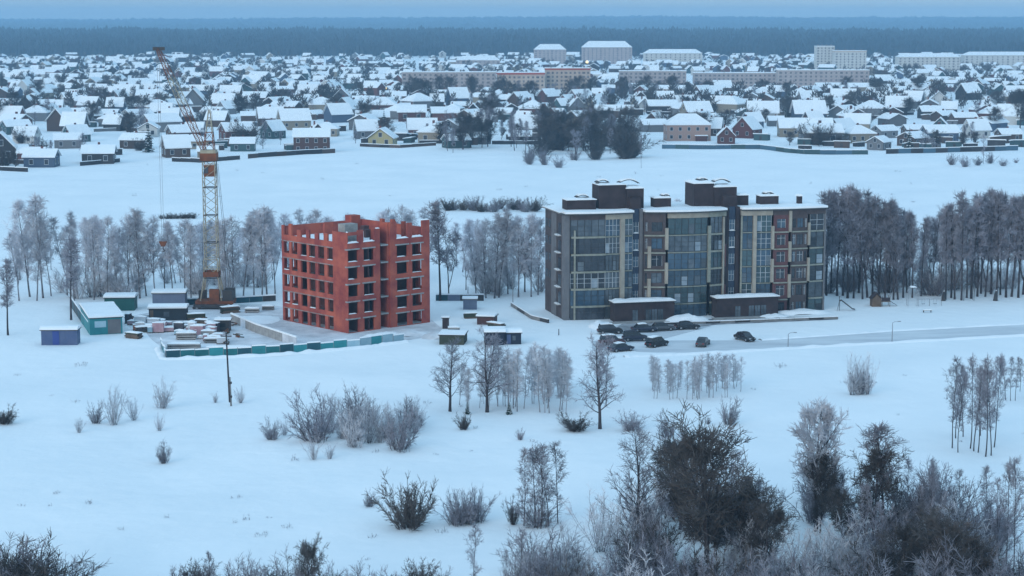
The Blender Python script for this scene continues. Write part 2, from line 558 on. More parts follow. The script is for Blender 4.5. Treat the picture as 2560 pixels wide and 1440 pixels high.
# ------------------------------------------------------------------ unfinished red brick building
def brick_building():
    N, L, Rr = P(871, 834), P(692, 802), P(1086, 808)
    th = (math.atan2(Rr.y - N.y, Rr.x - N.x) + math.atan2(L.y - N.y, L.x - N.x) - math.pi / 2) / 2
    LR, LL = (Rr - N).length, (L - N).length
    root = thing('brick_building', 'unfinished red brick apartment block with empty window openings and ragged top', 'building', (N.x, N.y, 0), th)
    rng = random.Random(11)
    lint = [2.35 + 3.07 * k for k in range(5)]
    U = lambda z: (z - 830) / 770 * LR
    V = lambda z: (830 - z) / 658 * LL
    # right-hand face
    wr = [(U(836), U(926)), (U(978), U(1072)), (U(1286), U(1388)), (U(1432), U(1528))]
    n0, n1 = U(1128), U(1222)
    op = []
    for k, z in enumerate(lint):
        for a, c in wr:
            op.append((a, c, z - (2.05 if k else 2.25), z))
    op.append((n0, n1, -0.3, 30))
    top6 = 15.75
    for (a, c), t in zip(wr, (17.2, 30, 30, 30)):
        op.append((a, c, top6 + 0.1, t))
    tops = [(0, U(838), 17.75), (U(838), U(922), 17.75), (U(922), n0, 18.0), (n1, U(1290), 18.9), (U(1290), U(1380), 18.0), (U(1380), U(1435), 18.5), (U(1435), U(1520), 18.0), (U(1520), LR + 1, 18.75)]
    mid = (U(1380) + U(1435)) / 2
    us = cuts(0, LR, [o[:2] for o in op] + [(mid - .3, mid + .3), (U(1225), U(1262))])
    zs = sorted({-0.3, 19.2} | {round(q, 3) for o in op for q in o[2:4] if q < 19} | {t[2] for t in tops} | {17.4})
    def fill(u, z):
        for a, c, z0, z1 in op:
            if a < u < c and z0 < z < z1: return False
        for a, c, t in tops:
            if a <= u < c and z > t: return False
        if U(1225) < u < U(1262) and z > 17.4: return True if z < 19.2 else False
        return True
    gridwall(lambda u, d, z: (u, d, z), us, zs, fill, 0.34).build('wall', BRICK, root)
    # left-hand face
    WT = 0.34
    wl_ = [(V(245), V(195)), (V(330), V(275)), (V(425), V(370)), (V(510), V(455)), (V(600), V(545)), (V(685), V(637))]
    op2 = []
    for k, z in enumerate(lint):
        for i, (a, c) in enumerate(wl_):
            op2.append((a - .08, c + .08, z - (2.1 if k else 2.25), z))
    for a, c in wl_:
        op2.append((a, c, top6 + 0.05, 30))
    tps = [17.7, 17.1, 16.9, 17.3, 17.0, 17.9, 17.5]
    edges = [0.34] + [(c + a) / 2 for a, c in reversed(wl_)] + [LL]
    def fill2(v, z):
        for a, c, z0, z1 in op2:
            if a < v < c and z0 < z < z1: return False
        for i in range(7):
            if edges[i] <= v < edges[i + 1] and z > tps[i]: return False
        return True
    us2 = cuts(0.34, LL, [o[:2] for o in op2] + [(e, e) for e in edges[1:-1]])
    zs2 = sorted({-0.3, 18.0} | {round(q, 3) for o in op2 for q in o[2:4] if q < 18} | set(tps))
    gridwall(lambda u, d, z: (d, u, z), us2, zs2, fill2, 0.34).build('wall', BRICK, root)
    # hidden faces, with openings that let the daylight through
    op3 = [(0.75, 2.6, z - 1.95, z) for z in lint] + [(6, 7.8, z - 1.9, z) for z in lint] + [(11, 12.8, z - 1.9, z) for z in lint]
    us3 = cuts(0.55, LR - 0.55, [o[:2] for o in op3])
    zs3 = sorted({-0.3, 17.3} | {round(q, 3) for o in op3 for q in o[2:4]})
    hole = lambda ops: (lambda u, z: not any(a < u < c and z0 < z < z1 for a, c, z0, z1 in ops))
    gridwall(lambda u, d, z: (u, LL - d, z), us3, zs3, hole(op3), 0.55).build('wall', BRICK, root)
    gridwall(lambda u, d, z: (LR - d, u, z), cuts(0.56, LL, [o[:2] for o in op3]), zs3, hole(op3), 0.55).build('wall', BRICK, root)
    # recess between the two wings
    dpt = 2.6
    b = MB().box(n0 - 0.002, 0.343, -0.3, n0 + 0.3, dpt, 17.9); b.build('recess_wall', BRICK, root)
    b = MB().box(n1 - 0.3, 0.343, -0.3, n1 + 0.002, dpt, 18.8); b.build('recess_wall', BRICK, root)
    opn = [(n0 + 0.7, n1 - 0.7, z - 2.1, z) for z in lint]
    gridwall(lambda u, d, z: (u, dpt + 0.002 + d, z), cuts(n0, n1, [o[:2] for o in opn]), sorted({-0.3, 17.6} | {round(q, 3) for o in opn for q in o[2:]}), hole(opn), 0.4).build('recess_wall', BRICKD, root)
    for z in lint:
        MB().box(n0 + 0.302, 0.12, z + 0.18, n1 - 0.302, dpt - 0.01, z + 0.42).build('landing', CONC, root)
    # floors, and partitions added close behind the openings to darken the rooms
    for z in [-0.25] + [q + 0.45 for q in lint]:
        MB().prism([(0.56, 0.56), (n0 - .05, 0.56), (n0 - .05, 3.1), (n1 + .05, 3.1), (n1 + .05, 0.56), (LR - 0.56, 0.56), (LR - 0.56, LL - 0.56), (0.56, LL - 0.56)], z, z + 0.22).build('floor_slab', CONCD, root)
    for k in range(5):
        z0 = (lint[k - 1] + 0.68) if k else -0.02
        z1 = lint[k] + 0.44
        MB().box(0.57, LL - 4.3, z0, LR - 0.57, LL - 4.05, z1).build('shade_partition', BRICKD, root)
        MB().box(2.6, 0.58, z0, 2.85, LL - 4.31, z1).build('shade_partition', BRICKD, root)
        MB().box(2.86, 3.4, z0, 4.89, 3.65, z1).build('shade_partition', BRICKD, root)
        MB().box(n1 + .3, 3.4, z0, LR - 5.41, 3.65, z1).build('shade_partition', BRICKD, root)
        MB().box(LR - 5.14, 3.4, z0, LR - .58, 3.65, z1).build('shade_partition', BRICKD, root)
        MB().box(4.9, 0.58, z0, 5.15, LL - 4.31, z1).build('shade_partition', BRICKD, root)
        MB().box(LR - 5.4, 3.66, z0, LR - 5.15, LL - 4.31, z1).build('shade_partition', BRICKD, root)
    # concrete lintels, belts and snowy sills
    for k, z in enumerate(lint):
        for a, c in wr:
            MB().box(a - 0.35, -0.05, z, c + 0.35, 0.5, z + 0.24).build('lintel', CONC, root)
            if k and rng.random() < 0.5:
                lump('sill_snow', a + 0.02, c - 0.02 - rng.random() * .9, -0.12, 0.25, z - 2.05, 0.05 + 0.1 * rng.random(), root, seed=k)
        for a, c in wl_:
            if k and rng.random() < 0.3:
                lump('sill_snow', -0.1, 0.2, a + 0.02, c - 0.02, z - 2.1, 0.05 + 0.07 * rng.random(), root, seed=k)
        MB().box(-0.03, V(690), z, 0.5, LL - 0.3, z + 0.2).build('concrete_belt', BELT, root)
    for a, c in wr:
        lump('sill_snow', a - 0.1, c + 0.1, -0.1, 0.5, top6 + 0.1, 0.3, root, seed=3)
    # loose masonry on top: shaft, block stacks, snow
    ftop = lint[-1] + 0.67
    MB().box(4.2, 4.4, ftop, 6.2, 6.2, 20.1).build('lift_shaft', BRICK, root)
    MB().box(1.3, 2.4, ftop, 4.1, 4.4, 18.9).build('block_stack', CONC, root)
    for i in range(9):
        x, y = rng.uniform(1, LR - 3), rng.uniform(3.5, LL - 2)
        if 3 < x < 7.5 and y < 7.5: continue
        MB().box(x, y, ftop, x + rng.uniform(0.7, 2.6), y + rng.uniform(0.4, 1.2), ftop + rng.uniform(1.0, 2.4)).build('inner_pier', BRICKD if i % 2 else BRICK, root)
    for k in range(5):
        x = n1 + 0.6 + k * 1.25
        MB().box(x, 3.2 + (k % 2) * 1.4, ftop, x + 0.6, 3.9 + (k % 2) * 1.4, 18.2 + 0.9 * rng.random()).build('inner_pier', BRICK, root)
    lump('roof_snow', 0.6, LR - 0.6, 3.2, LL - 0.6, ftop, 0.28, root, n=10)
    lump('wall_snow', 0, U(836), -0.02, 0.36, 17.75, 0.16, root)
    lump('wall_snow', U(1100), n0, -0.02, 0.56, 18.0, 0.14, root)
    lump('wall_snow', U(1520), LR, -0.02, 0.56, 18.75, 0.18, root)
    return root
brick_building()

# ------------------------------------------------------------------ brown apartment building
def apartment_building():
    A, B_, C_ = P(1410, 801), P(2060, 775), P(1364, 776)
    L = (B_ - A).length
    th = math.atan2(B_.y - A.y, B_.x - A.x)
    DEP = 13.5
    root = thing('apartment_building', 'brown and beige six storey apartment building with blue glazed balconies', 'building', (A.x, A.y, 0), th)
    rng = random.Random(5)
    U = lambda px: (px - 1410) / 650.0 * L
    bands = [2.45, 5.65, 8.8, 12.0, 15.2, 18.55]
    EAVE = 19.4
    secs = [(U(1410), U(1576)), (U(1603), U(1806)), (U(1843), U(2060))]
    bow = [0.7, 1.5, 0.8]
    def dd(u):
        for (a, c), bb in zip(secs, bow):
            if a - 1e-6 <= u <= c + 1e-6:
                t = (u - a) / (c - a) * 2 - 1
                return -bb * (1 - t * t)
        return 0.6
    def strip(u0, u1, d0, d1, n=None):
        n = n or max(1, int((u1 - u0) / 1.6))
        q = [u0 + (u1 - u0) * i / n for i in range(n + 1)]
        return [(u, dd(u) + d0) for u in q] + [(u, dd(u) + d1) for u in reversed(q)]
    # core box behind the facade
    us = [0.0, L]
    MB().box(0.02, 1.75, -0.4, L - 0.02, DEP, EAVE - 0.02).build('wall', BROWN, root)
    # left end wall with small balconies
    MB().box(-0.12, 5.2, -0.3, 0.0, 8.6, EAVE - 0.3).build('end_panel', GREYW, root)
    for k, z in enumerate(bands[:5]):
        bal = MB().box(-0.75, 2.0, z + 0.05, -0.002, 4.4, z + 0.2).build('end_balcony', CONC, root)
        bb = MB()
        bb.bar((-0.72, 2.05, z + 1.1), (-0.72, 4.35, z + 1.1), 0.03)
        for y in (2.05, 2.8, 3.55, 4.35):
            bb.bar((-0.72, y, z + 0.2), (-0.72, y, z + 1.1), 0.025)
        bb.build('railing', METD, bal)
        lump('balcony_snow', -0.74, -0.05, 2.05, 4.35, z + 0.2, 0.18, bal, seed=k, n=4)
        w = MB().box(-0.03, 2.3, z + 0.25, 0.05, 4.0, z + 2.4).build('window', GL[3], root)
        MB().box(-0.05, 3.1, z + 0.25, -0.031, 3.2, z + 2.4).build('frame', FRAMED, w)
    for z in bands[1:5]:
        for y in (9.4, 11.6):
            w = MB().box(-0.04, y, z + 0.9, 0.05, y + 1.3, z + 2.4).build('window', GL[2], root)
            MB().box(-0.06, y + 0.6, z + 0.9, -0.041, y + 0.68, z + 2.4).build('frame', FRAMED, w)
    # corner pier
    MB().box(0.0, 0.0, -0.4, U(1423), 1.748, EAVE - 0.05).build('corner_pier', GREYW, root)
    MB().box(L - 0.35, 0.0, -0.4, L, 1.748, EAVE - 0.05).build('corner_pier', GREYW, root)

    def glaze(u0, u1, kinds, step=1.15, white=0.5, skip0=False):
        """glazed bay from band to band; each storey one window with its frame"""
        for k in range(6):
            z0 = -0.3 if k == 0 else bands[k - 1] + 0.16
            z1 = bands[k] - 0.16
            if k == 0 and skip0: continue
            gm = GL[kinds[k % len(kinds)] if rng.random() < 0.85 else rng.randrange(4)]
            w = MB().prism(strip(u0, u1, 0.16, 0.24), z0, z1).build('window', gm, root)
            fr = MB()
            n = max(1, round((u1 - u0) / step))
            wt = rng.random() < white
            for i in range(n + 1):
                u = u0 + (u1 - u0) * i / n
                uu0, uu1 = max(u0, u - 0.04), min(u1, u + 0.04)
                fr.prism([(uu0, dd(uu0) + 0.09), (uu1, dd(uu1) + 0.09), (uu1, dd(uu1) + 0.159), (uu0, dd(uu0) + 0.159)], z0, z1)
            zt = z0 + (z1 - z0) * 0.62
            fr.prism(strip(u0, u1, 0.105, 0.158), zt, zt + 0.07)
            if not (k == 0):
                fr.prism(strip(u0, u1, 0.105, 0.158), z0 + 0.95, z0 + 1.0)
            fr.build('frame', FRAME if wt else FRAMED, w)
            # pale curtains / loggia things standing inside show as lighter leaves
            if rng.random() < 0.75:
                for q in range(rng.choice((1, 1, 2))):
                    i = rng.randrange(n)
                    a = u0 + (u1 - u0) * (i + 0.08) / n
                    c = u0 + (u1 - u0) * (i + 0.92) / n
                    MB().prism([(a, dd(a) + 0.145), (c, dd(c) + 0.145), (c, dd(c) + 0.159), (a, dd(a) + 0.159)], z0 + 0.1, zt - 0.05).build('casement', GL[2] if rng.random() < .5 else PALEG, w)

    def wallbay(u0, u1, wins, m, d0=0.05, skip=()):
        op = []
        for k in range(6):
            if k in skip: continue
            z0 = 0.4 if k == 0 else bands[k - 1] + 0.75
            z1 = bands[k] - (0.55 if k < 5 else 0.9)
            for a, c in wins:
                op.append((a, c, z0, z1))
        f = lambda u, d, z: (u, dd(u) + d0 + d, z)
        gridwall(f, cuts(u0, u1, [o[:2] for o in op] + [(u0 + (u1 - u0) * i / 3,) * 2 for i in (1, 2)]), sorted({-0.4, EAVE - 0.06} | {round(q, 3) for o in op for q in o[2:]}),
                 lambda u, z: not any(a < u < c and x < z < y for a, c, x, y in op), 0.35).build('facade_wall', m, root)
        for a, c, z0, z1 in op:
            w = MB().prism([(a, dd(a) + d0 + .2), (c, dd(c) + d0 + .2), (c, dd(c) + d0 + .28), (a, dd(a) + d0 + .28)], z0, z1).build('window', GL[rng.choice((0, 2, 3, 3))], root)
            fr = MB()
            mid = (a + c) / 2
            for q in (a + 0.03, mid, c - 0.03):
                fr.box(q - 0.03, dd(q) + d0 + .13, z0, q + 0.03, dd(q) + d0 + .199, z1)
            fr.box(a, dd(mid) + d0 + .13, z0 + (z1 - z0) * .66, c, dd(mid) + d0 + .19, z0 + (z1 - z0) * .66 + .06)
            fr.build('frame', FRAME if rng.random() < .55 else FRAMED, w)

    def bandrow(u0, u1, m, proud=-0.12, only=range(5), h=0.16):
        for k in only:
            MB().prism(strip(u0, u1, proud, 0.30), bands[k] - h, bands[k] + h).build('balcony_band', m, root)

    def pil(u0, u1, spans, m=BEIGE, proud=-0.34):
        for z0, z1 in spans:
            MB().prism(strip(u0, u1, proud, 0.1, 1), z0, z1).build('pilaster', m, root)

    def top(u0, u1, m=BEIGE):
        MB().prism(strip(u0, u1, -0.2, 0.45), bands[5] - 0.15, EAVE - 0.06).build('fascia_panel', m, root)

    # section 1
    u = U
    glaze(u(1424), u(1506), [3, 2, 3, 3], 1.3, 0.1)
    MB().prism(strip(u(1424), u(1506), 0.02, 0.45), bands[5] - 0.15, EAVE - 0.06).build('fascia_panel', BROWN, root)
    bandrow(u(1426), u(1508), OLIVE, h=0.17)
    pil(u(1432), u(1436), [(0, 16.5)], OLIVE, -0.05)
    glaze(u(1507), u(1543), [2, 2, 0], 0.8, 0.6)
    top(u(1506), u(1574))
    pil(u(1543), u(1554), [(-0.3, 18.4)])
    glaze(u(1554.5), u(1575.5), [0, 1], 0.9, 0.4)
    bandrow(u(1509), u(1575), OLIVE, -0.02, h=0.10)
    # stair recess 1
    def stair(u0, u1, w0, w1, m, gm):
        MB().box(u0 + 0.003, 0.62, -0.4, w0, 1.748, EAVE + 0.6).build('stair_wall', m, root)
        MB().box(w1, 0.62, -0.4, u1 - 0.003, 1.748, EAVE + 0.6).build('stair_wall', m, root)
        MB().box(w0 + .002, 1.0, -0.4, w1 - .002, 1.746, EAVE + 0.6).build('stair_glazing', gm, root)
        for k in range(5):
            z = bands[k] + 0.5
            ww = MB().box(w0 + 0.15, 0.9, z, w1 - 0.15, 0.998, z + 1.9).build('window', GL[0], root)
            fr = MB()
            for q in (w0 + .15, (w0 + w1) / 2 - .03, w1 - .21):
                fr.box(q, 0.82, z, q + 0.06, 0.898, z + 1.9)
            fr.box(w0 + .15, 0.83, z + 1.1, w1 - .15, 0.89, z + 1.16)
            fr.box(w0 + .15, 0.83, z, w1 - .15, 0.89, z + .06)
            fr.build('frame', FRAME, ww)
            if k in (0, 3, 4):
                lump('ledge_snow', w0 + 0.1, w1 - 0.1, 0.66, 0.99, z - 0.14, 0.16, root, seed=k, n=3)
    stair(u(1576), u(1603), u(1578), u(1595), GREYW, GLN)
    # section 2
    wallbay(u(1603.2), u(1652), [(u(1606), u(1611)), (u(1620), u(1645))], BROWN)
    bandrow(u(1604), u(1651), OLIVE, -0.3, (0, 1, 2, 3, 4), 0.13)
    pil(u(1611), u(1618), [(3.5, 7.2), (9.2, 13.2)])
    pil(u(1650), u(1657), [(6.3, 10.2), (12.6, 16.6)])
    glaze(u(1657.3), u(1755), [0, 1, 0, 0, 0, 1], 1.25, 0.1)
    bandrow(u(1657.5), u(1755), OLIVE, -0.05, h=0.09)
    top(u(1656), u(1756))
    MB().prism(strip(u(1756.2), u(1806), -0.1, 0.45), bands[5] - 0.15, EAVE - 0.06).build('fascia_panel', OLIVE, root)
    pil(u(1755.2), u(1763), [(6.3, 16.8)], OLIVE)
    glaze(u(1763), u(1796), [1, 3, 2], 0.9, 0.3)
    bandrow(u(1763.5), u(1796), OLIVE, -0.25, h=0.16)
    pil(u(1796.2), u(1801), [(-0.3, 18.3)])
    pil(u(1802), u(1805.5), [(9.0, 13.2), (3.0, 5.6)], REDP)
    wallbay(u(1796.2), u(1806), [], BROWN, 0.12)
    # stair recess 2
    stair(u(1806), u(1843), u(1816), u(1834), BROWND, GLN)
    # section 3
    pil(u(1843.2), u(1847), [(-0.3, 18.3)], OLIVE, -0.1)
    glaze(u(1847), u(1871.5), [1, 2, 0], 1.0, 0.25)
    pil(u(1871.7), u(1880), [(-0.3, 18.4)])
    glaze(u(1880.2), u(1917), [0, 0, 1], 0.85, 0.6)
    top(u(1844), u(1919))
    bandrow(u(1848), u(1917), OLIVE, -0.03, h=0.08)
    pil(u(1917.2), u(1923), [(5.8, 10.2), (12.0, 16.4)])
    wallbay(u(1923.2), u(1960), [(u(1931), u(1953))], REDP)
    bandrow(u(1923.5), u(1960), OLIVE, -0.25, h=0.12)
    pil(u(1960.2), u(1967), [(2.8, 7.2), (9.6, 13.4), (15.2, 19.2)])
    wallbay(u(1967.2), u(2010), [(u(1971), u(1979)), (u(1983), u(1999)), (u(2002), u(2008))], BROWN)
    bandrow(u(1967.5), u(2010), OLIVE, -0.25, (1, 2, 3, 4), 0.12)
    pil(u(2010.2), u(2016), [(5.8, 10.2), (12.6, 16.8)])
    glaze(u(2016.2), u(2054), [1, 2, 3], 1.2, 0.1)
    bandrow(u(2016.5), u(2054), OLIVE, -0.2, h=0.13)
    MB().prism(strip(u(1919.5), u(2058), 0.0, 0.45), bands[5] - 0.15, EAVE - 0.06).build('fascia_panel', BROWN, root)
    # snowy roof: main slab, eaves of the three sections
    MB().box(-0.5, 1.75, EAVE - 0.018, L + 0.5, DEP + 0.5, EAVE + 0.2).build('roof_slab', CONCD, root)
    lump('roof_snow', -0.48, L + 0.48, 1.77, DEP + 0.48, EAVE + 0.2, 0.35, root, n=24)
    for a, c in secs:
        e = MB().prism(strip(a - (0.5 if a == 0 else 0), c + (0.5 if c > L - .1 else 0), -0.75, 1.745 if False else 0.6, 10), EAVE - 0.05, EAVE + 0.18)
        e.build('eave', FRAMED, root)
        q = [a + (c - a) * i / 10 for i in range(11)]
        s = MB().prism([(x, dd(x) - 0.70) for x in q] + [(c, 1.8), (a, 1.8)], EAVE + 0.182, EAVE + 0.55)
        s.build('eave_snow', SNOW, root)
    # roof houses and vents
    def house(px0, px1, y0, y1, h, m, name, cap=0.35):
        a, c = u(px0), u(px1)
        MB().box(a, y0, EAVE + 0.1, c, y1, EAVE + h).build(name, m, root)
        lump(name + '_snow', a - 0.15, c + 0.15, y0 - 0.15, y1 + 0.15, EAVE + h, cap, root, n=7)
    def hood(px, y, h, w):
        x = u(px)
        b = MB()
        n = 7
        pts = [(x - w / 2 + w * i / n, EAVE + h - 0.1 + 0.42 * math.sin(math.pi * i / n) * (w / 2.6)) for i in range(n + 1)]
        b.ext(pts + [(p[0], p[1] - 0.14) for p in reversed(pts)], 'y', y, y + 1.7)
        b.bar((x - w / 2 + .1, y + .8, EAVE + h - 0.3), (x - w / 2 + .1, y + .8, EAVE + h), 0.06)
        b.bar((x + w / 2 - .1, y + .8, EAVE + h - 0.3), (x + w / 2 - .1, y + .8, EAVE + h), 0.06)
        o = b.build('vent_hood', METD, root)
        MB().ext([(p[0], p[1] + .004) for p in pts[1:-1]] + [(p[0], p[1] + .22) for p in reversed(pts[1:-1])], 'y', y - .02, y + 1.5).build('hood_snow', SNOW, o)
    house(1427, 1497, 3.0, 6.4, 2.3, BROWND, 'roof_house')
    house(1506, 1572, 3.4, 8.0, 4.9, BROWND, 'stair_house', 0.3)
    house(1572.3, 1614, 3.0, 8.6, 4.2, BROWND, 'stair_house')
    house(1645, 1686, 4.0, 6.4, 2.2, BROWND, 'roof_house')
    house(1740, 1790, 3.4, 8.4, 4.8, BROWND, 'stair_house', 0.5)
    house(1790.3, 1846, 3.0, 8.6, 4.1, BROWND, 'stair_house')
    house(1846.3, 1879, 3.6, 6.4, 2.4, BROWND, 'roof_house')
    house(1913, 1958, 4.0, 6.6, 2.1, BROWND, 'roof_house')
    house(2011, 2021, 4.4, 5.4, 1.9, BROWND, 'chimney')
    hood(1583, 4.6, 5.2, 4.2); hood(1520, 4.6, 5.5, 2.4); hood(1815, 4.6, 5.0, 3.6); hood(1468, 3.8, 2.9, 2.4)
    hood(1675, 4.4, 2.7, 1.6); hood(1936, 4.4, 2.6, 2.0); hood(1768, 4.6, 5.5, 2.0)
    # stair shaft faces running up to the stair houses
    for a, c in ((1577, 1602), (1807, 1842)):
        MB().box(u(a), 1.76, EAVE + 0.19, u(c), 3.2, EAVE + 2.6).build('shaft', BROWND, root)
    # entrance blocks
    def entrance(px0, px1, h):
        a, c = u(px0), u(px1)
        e = MB().box(a, -4.2, -0.4, c, -1.55, h).build('entrance_block', BROWND, root)
        MB().box(a - 0.25, -4.5, h, c + 0.25, -1.2, h + 0.16).build('canopy', FRAMED, e)
        lump('canopy_snow', a - 0.22, c + 0.22, -4.47, -1.22, h + 0.16, 0.4, e, n=12)
        for t in (0.3, 0.52, 0.62, 0.72):
            x = a + (c - a) * t
            d = MB().box(x, -4.26, 0.0, x + 1.0, -4.19, 2.1).build('door' if t == 0.52 else 'window', GL[2], e)
            MB().box(x + 0.46, -4.29, 0.0, x + 0.53, -4.262, 2.1).build('frame', FRAMED, d)
        MB().box(a + 0.4, -1.548, -0.4, c - 0.4, 1.0, h - 0.1).build('entrance_hall', BROWND, e)
        MB().box(a - 1.0, -6.2, -0.3, c + 1.0, -4.21, 0.12).build('entrance_step', CONC, e)
    entrance(1516, 1662, 3.4)
    entrance(1766, 1920, 3.5)
    # kerb wall of the terrace before the building
    return root, L, th, A
PALEG = mat('pale_curtain', (0.20, 0.25, 0.30), 0.4, (0.28, 0.33, 0.37), 1.0, spec=0.5)
APT, AL, ATH, AA = apartment_building()

# ------------------------------------------------------------------ trees
def wander(rng, p, d, length, n, bend, up):
    pts = [Vector(p)]
    d = Vector(d).normalized()
    for i in range(n):
        d = (d + Vector((rng.gauss(0, bend), rng.gauss(0, bend), rng.gauss(0, bend) + up))).normalized()
        pts.append(pts[-1] + d * (length / n))
    return pts

def at(pts, t):
    q = t * (len(pts) - 1)
    i = min(int(q), len(pts) - 2)
    return pts[i].lerp(pts[i + 1], q - i), (pts[i + 1] - pts[i]).normalized()

def side(rng, d, ang):
    """direction turned by ang away from d, at a random azimuth"""
    u = d.orthogonal().normalized()
    w = d.cross(u)
    a = rng.uniform(0, 2 * math.pi)
    return d * math.cos(ang) + (u * math.cos(a) + w * math.sin(a)) * math.sin(ang)

def twigs_on(rng, cb, pts, n, l0, l1, rad, droop, t0=0.1, fork=2, ang=(0.5, 1.1)):
    for _ in range(n):
        p, d = at(pts, rng.uniform(t0, 1.0))
        e = side(rng, d, rng.uniform(*ang))
        L = rng.uniform(l0, l1)
        q1 = p + e * (L * 0.5)
        e2 = (e + Vector((rng.gauss(0, .2), rng.gauss(0, .2), -droop + rng.gauss(0, .15)))).normalized()
        q2 = q1 + e2 * (L * 0.5)
        cb.path([p, q1, q2], [rad, rad * 0.8, rad * 0.45], 3)
        for _f in range(fork):
            s, dd_ = (q1, e) if rng.random() < .6 else (p.lerp(q1, .5), e)
            f = side(rng, dd_, rng.uniform(0.4, 0.9))
            cb.path([s, s + f * (L * rng.uniform(0.25, 0.5)) + Vector((0, 0, -droop * .25 * L))], [rad * 0.7, rad * 0.35], 3)

def make_tree(seed, H, r0, base, width, limbs, tw, l0, l1, rad, el=(0.5, 0.9), droop=0.1, bark=None, twig=None, prof=None, lean=0.03, split=1, sec=3):
    """single or forked trunk; base = bare share of the height; width = crown radius"""
    rng = random.Random(seed)
    tb, cb = MB(), MB()
    prof = prof or (lambda t: (0.45 + 1.1 * t) if t < 0.45 else max(0.12, 1.0 - 0.9 * ((t - 0.45) / 0.55) ** 1.6))
    stems = []
    main = wander(rng, (0, 0, -0.3), (rng.gauss(0, .04), rng.gauss(0, .04), 1), H + 0.3, 9, lean, 0.06)
    tb.path(main, [r0 * (1.25 if i == 0 else 1) * (1 - 0.9 * i / 9) + 0.012 for i in range(10)], 6)
    stems.append((main, 0.0))
    for s in range(split - 1):
        t = rng.uniform(0.10, 0.4)
        p, d = at(main, t)
        st = wander(rng, p, d + Vector((rng.gauss(0, .35), rng.gauss(0, .35), 0.15)), H * (0.97 - t), 7, lean * 1.2, 0.14)
        tb.path(st, [r0 * 0.7 * (1 - 0.88 * i / 7) for i in range(8)], 5)
        stems.append((st, t))
    for st, ts in stems:
        k = int(limbs / len(stems) ** 0.6)
        for i in range(k):
            t = (i + rng.random()) / k
            hh = base + (1 - base) * t
            if hh < ts: continue
            p, d = at(st, min(1, (hh - ts) / (1 - ts)))
            Ln = width * prof(t) * rng.uniform(0.7, 1.25)
            a = rng.uniform(0, 2 * math.pi)
            e = rng.uniform(*el)
            dr = Vector((math.cos(a) * math.cos(e), math.sin(a) * math.cos(e), math.sin(e)))
            lp = wander(rng, p, dr, Ln / max(0.45, math.cos(e)), 4, 0.13, 0.05)
            rl = max(0.018, r0 * 0.34 * (1 - 0.7 * t))
            tb.path(lp, [rl, rl * .8, rl * .6, rl * .42, rl * .25], 4)
            for j in range(sec):
                p2, d2 = at(lp, rng.uniform(0.2, 0.9))
                sp_ = wander(rng, p2, side(rng, d2, rng.uniform(0.5, 0.9)), Ln * rng.uniform(0.3, 0.6), 3, 0.15, 0.03)
                cb.path(sp_, [rl * .45, rl * .38, rl * .28, rl * .15], 3)
                twigs_on(rng, cb, sp_, max(1, tw // 2), l0, l1, rad, droop)
            twigs_on(rng, cb, lp, tw, l0, l1, rad, droop, 0.2)
    return [('trunk', tb.mesh('trunk', bark or BARK), None), ('crown', cb.mesh('crown', twig or TWIGM), None)]

def make_bush(seed, H, stems, spread, r0, tw, l0, l1, rad, twig, bark=None, t0=0.25, droop=0.0, ring=0.4, el=(0.25, 1.0)):
    """many stems from one foot"""
    rng = random.Random(seed)
    tb, cb = MB(), MB()
    for i in range(stems):
        a = rng.uniform(0, 2 * math.pi)
        q = rng.random() ** 0.7
        p = (math.cos(a) * ring * q, math.sin(a) * ring * q, -0.3)
        h = H * rng.uniform(0.35, 1.0)
        s = spread * q
        st = wander(rng, p, (math.cos(a) * s + rng.gauss(0, .12), math.sin(a) * s + rng.gauss(0, .12), 1), h, 6, 0.13, 0.03)
        rr = r0 * rng.uniform(0.5, 1)
        tb.path(st, [rr * (1 - 0.85 * k / 6) + 0.006 for k in range(7)], 4)
        twigs_on(rng, cb, st, tw, l0, l1, rad, droop, t0, 2, el)
    return [('stem', tb.mesh('stem', bark or BARK), None), ('crown', cb.mesh('crown', twig), None)]

BIRCH = [make_tree(100 + i, 17, 0.15, rr[0] - .08, rr[1] * 1.12, 44, 9, 0.5, 1.6, 0.030, (0.6, 1.05), 0.22, BARKB, TWIGF, split=rr[2]) for i, rr in enumerate([(0.33, 1.9, 1), (0.42, 1.7, 2), (0.28, 2.2, 1), (0.38, 2.3, 2), (0.5, 1.5, 1)])]
BIRCHD = [make_tree(120 + i, 17, 0.18, rr[0] - .05, rr[1], 40, 9, 0.5, 1.5, 0.033, (0.6, 1.1), 0.15, BARK, TWIGM, split=rr[2]) for i, rr in enumerate([(0.36, 2.0, 1), (0.45, 1.9, 2), (0.30, 2.3, 2), (0.42, 1.6, 1)])]
SPREAD = [make_tree(140 + i, 10, 0.21, 0.2, 3.1, 34, 8, 0.4, 1.1, 0.020, (0.35, 0.8), 0.0, BARK, TWIGM, split=1 + i % 2, prof=lambda t: 1.0 - 0.75 * t) for i in range(3)]
DENSE = [make_tree(150 + i, 9, 0.2, 0.2, 3.6, 40, 15, 0.4, 1.2, 0.026, (0.25, 1.0), 0.0, BARK, TWIGD, split=2, sec=4) for i in range(3)]
CURLY = [make_tree(155, 10, 0.2, 0.3, 2.2, 44, 12, 0.4, 1.0, 0.030, (0.4, 1.1), -0.2, BARK, TWIGF, split=3, sec=3)]
ASPEN = [make_tree(160 + i, 9, 0.05, 0.22, 0.8, 30, 6, 0.3, 0.9, 0.017, (0.7, 1.1), 0.05, PALEB, TWIGL, sec=2) for i in range(4)]
THIN = [make_tree(170 + i, 12, 0.08, 0.28, 1.4, 36, 8, 0.3, 1.0, 0.018, (0.6, 1.1), 0.05, BARK, TWIGM, sec=2) for i in range(3)]
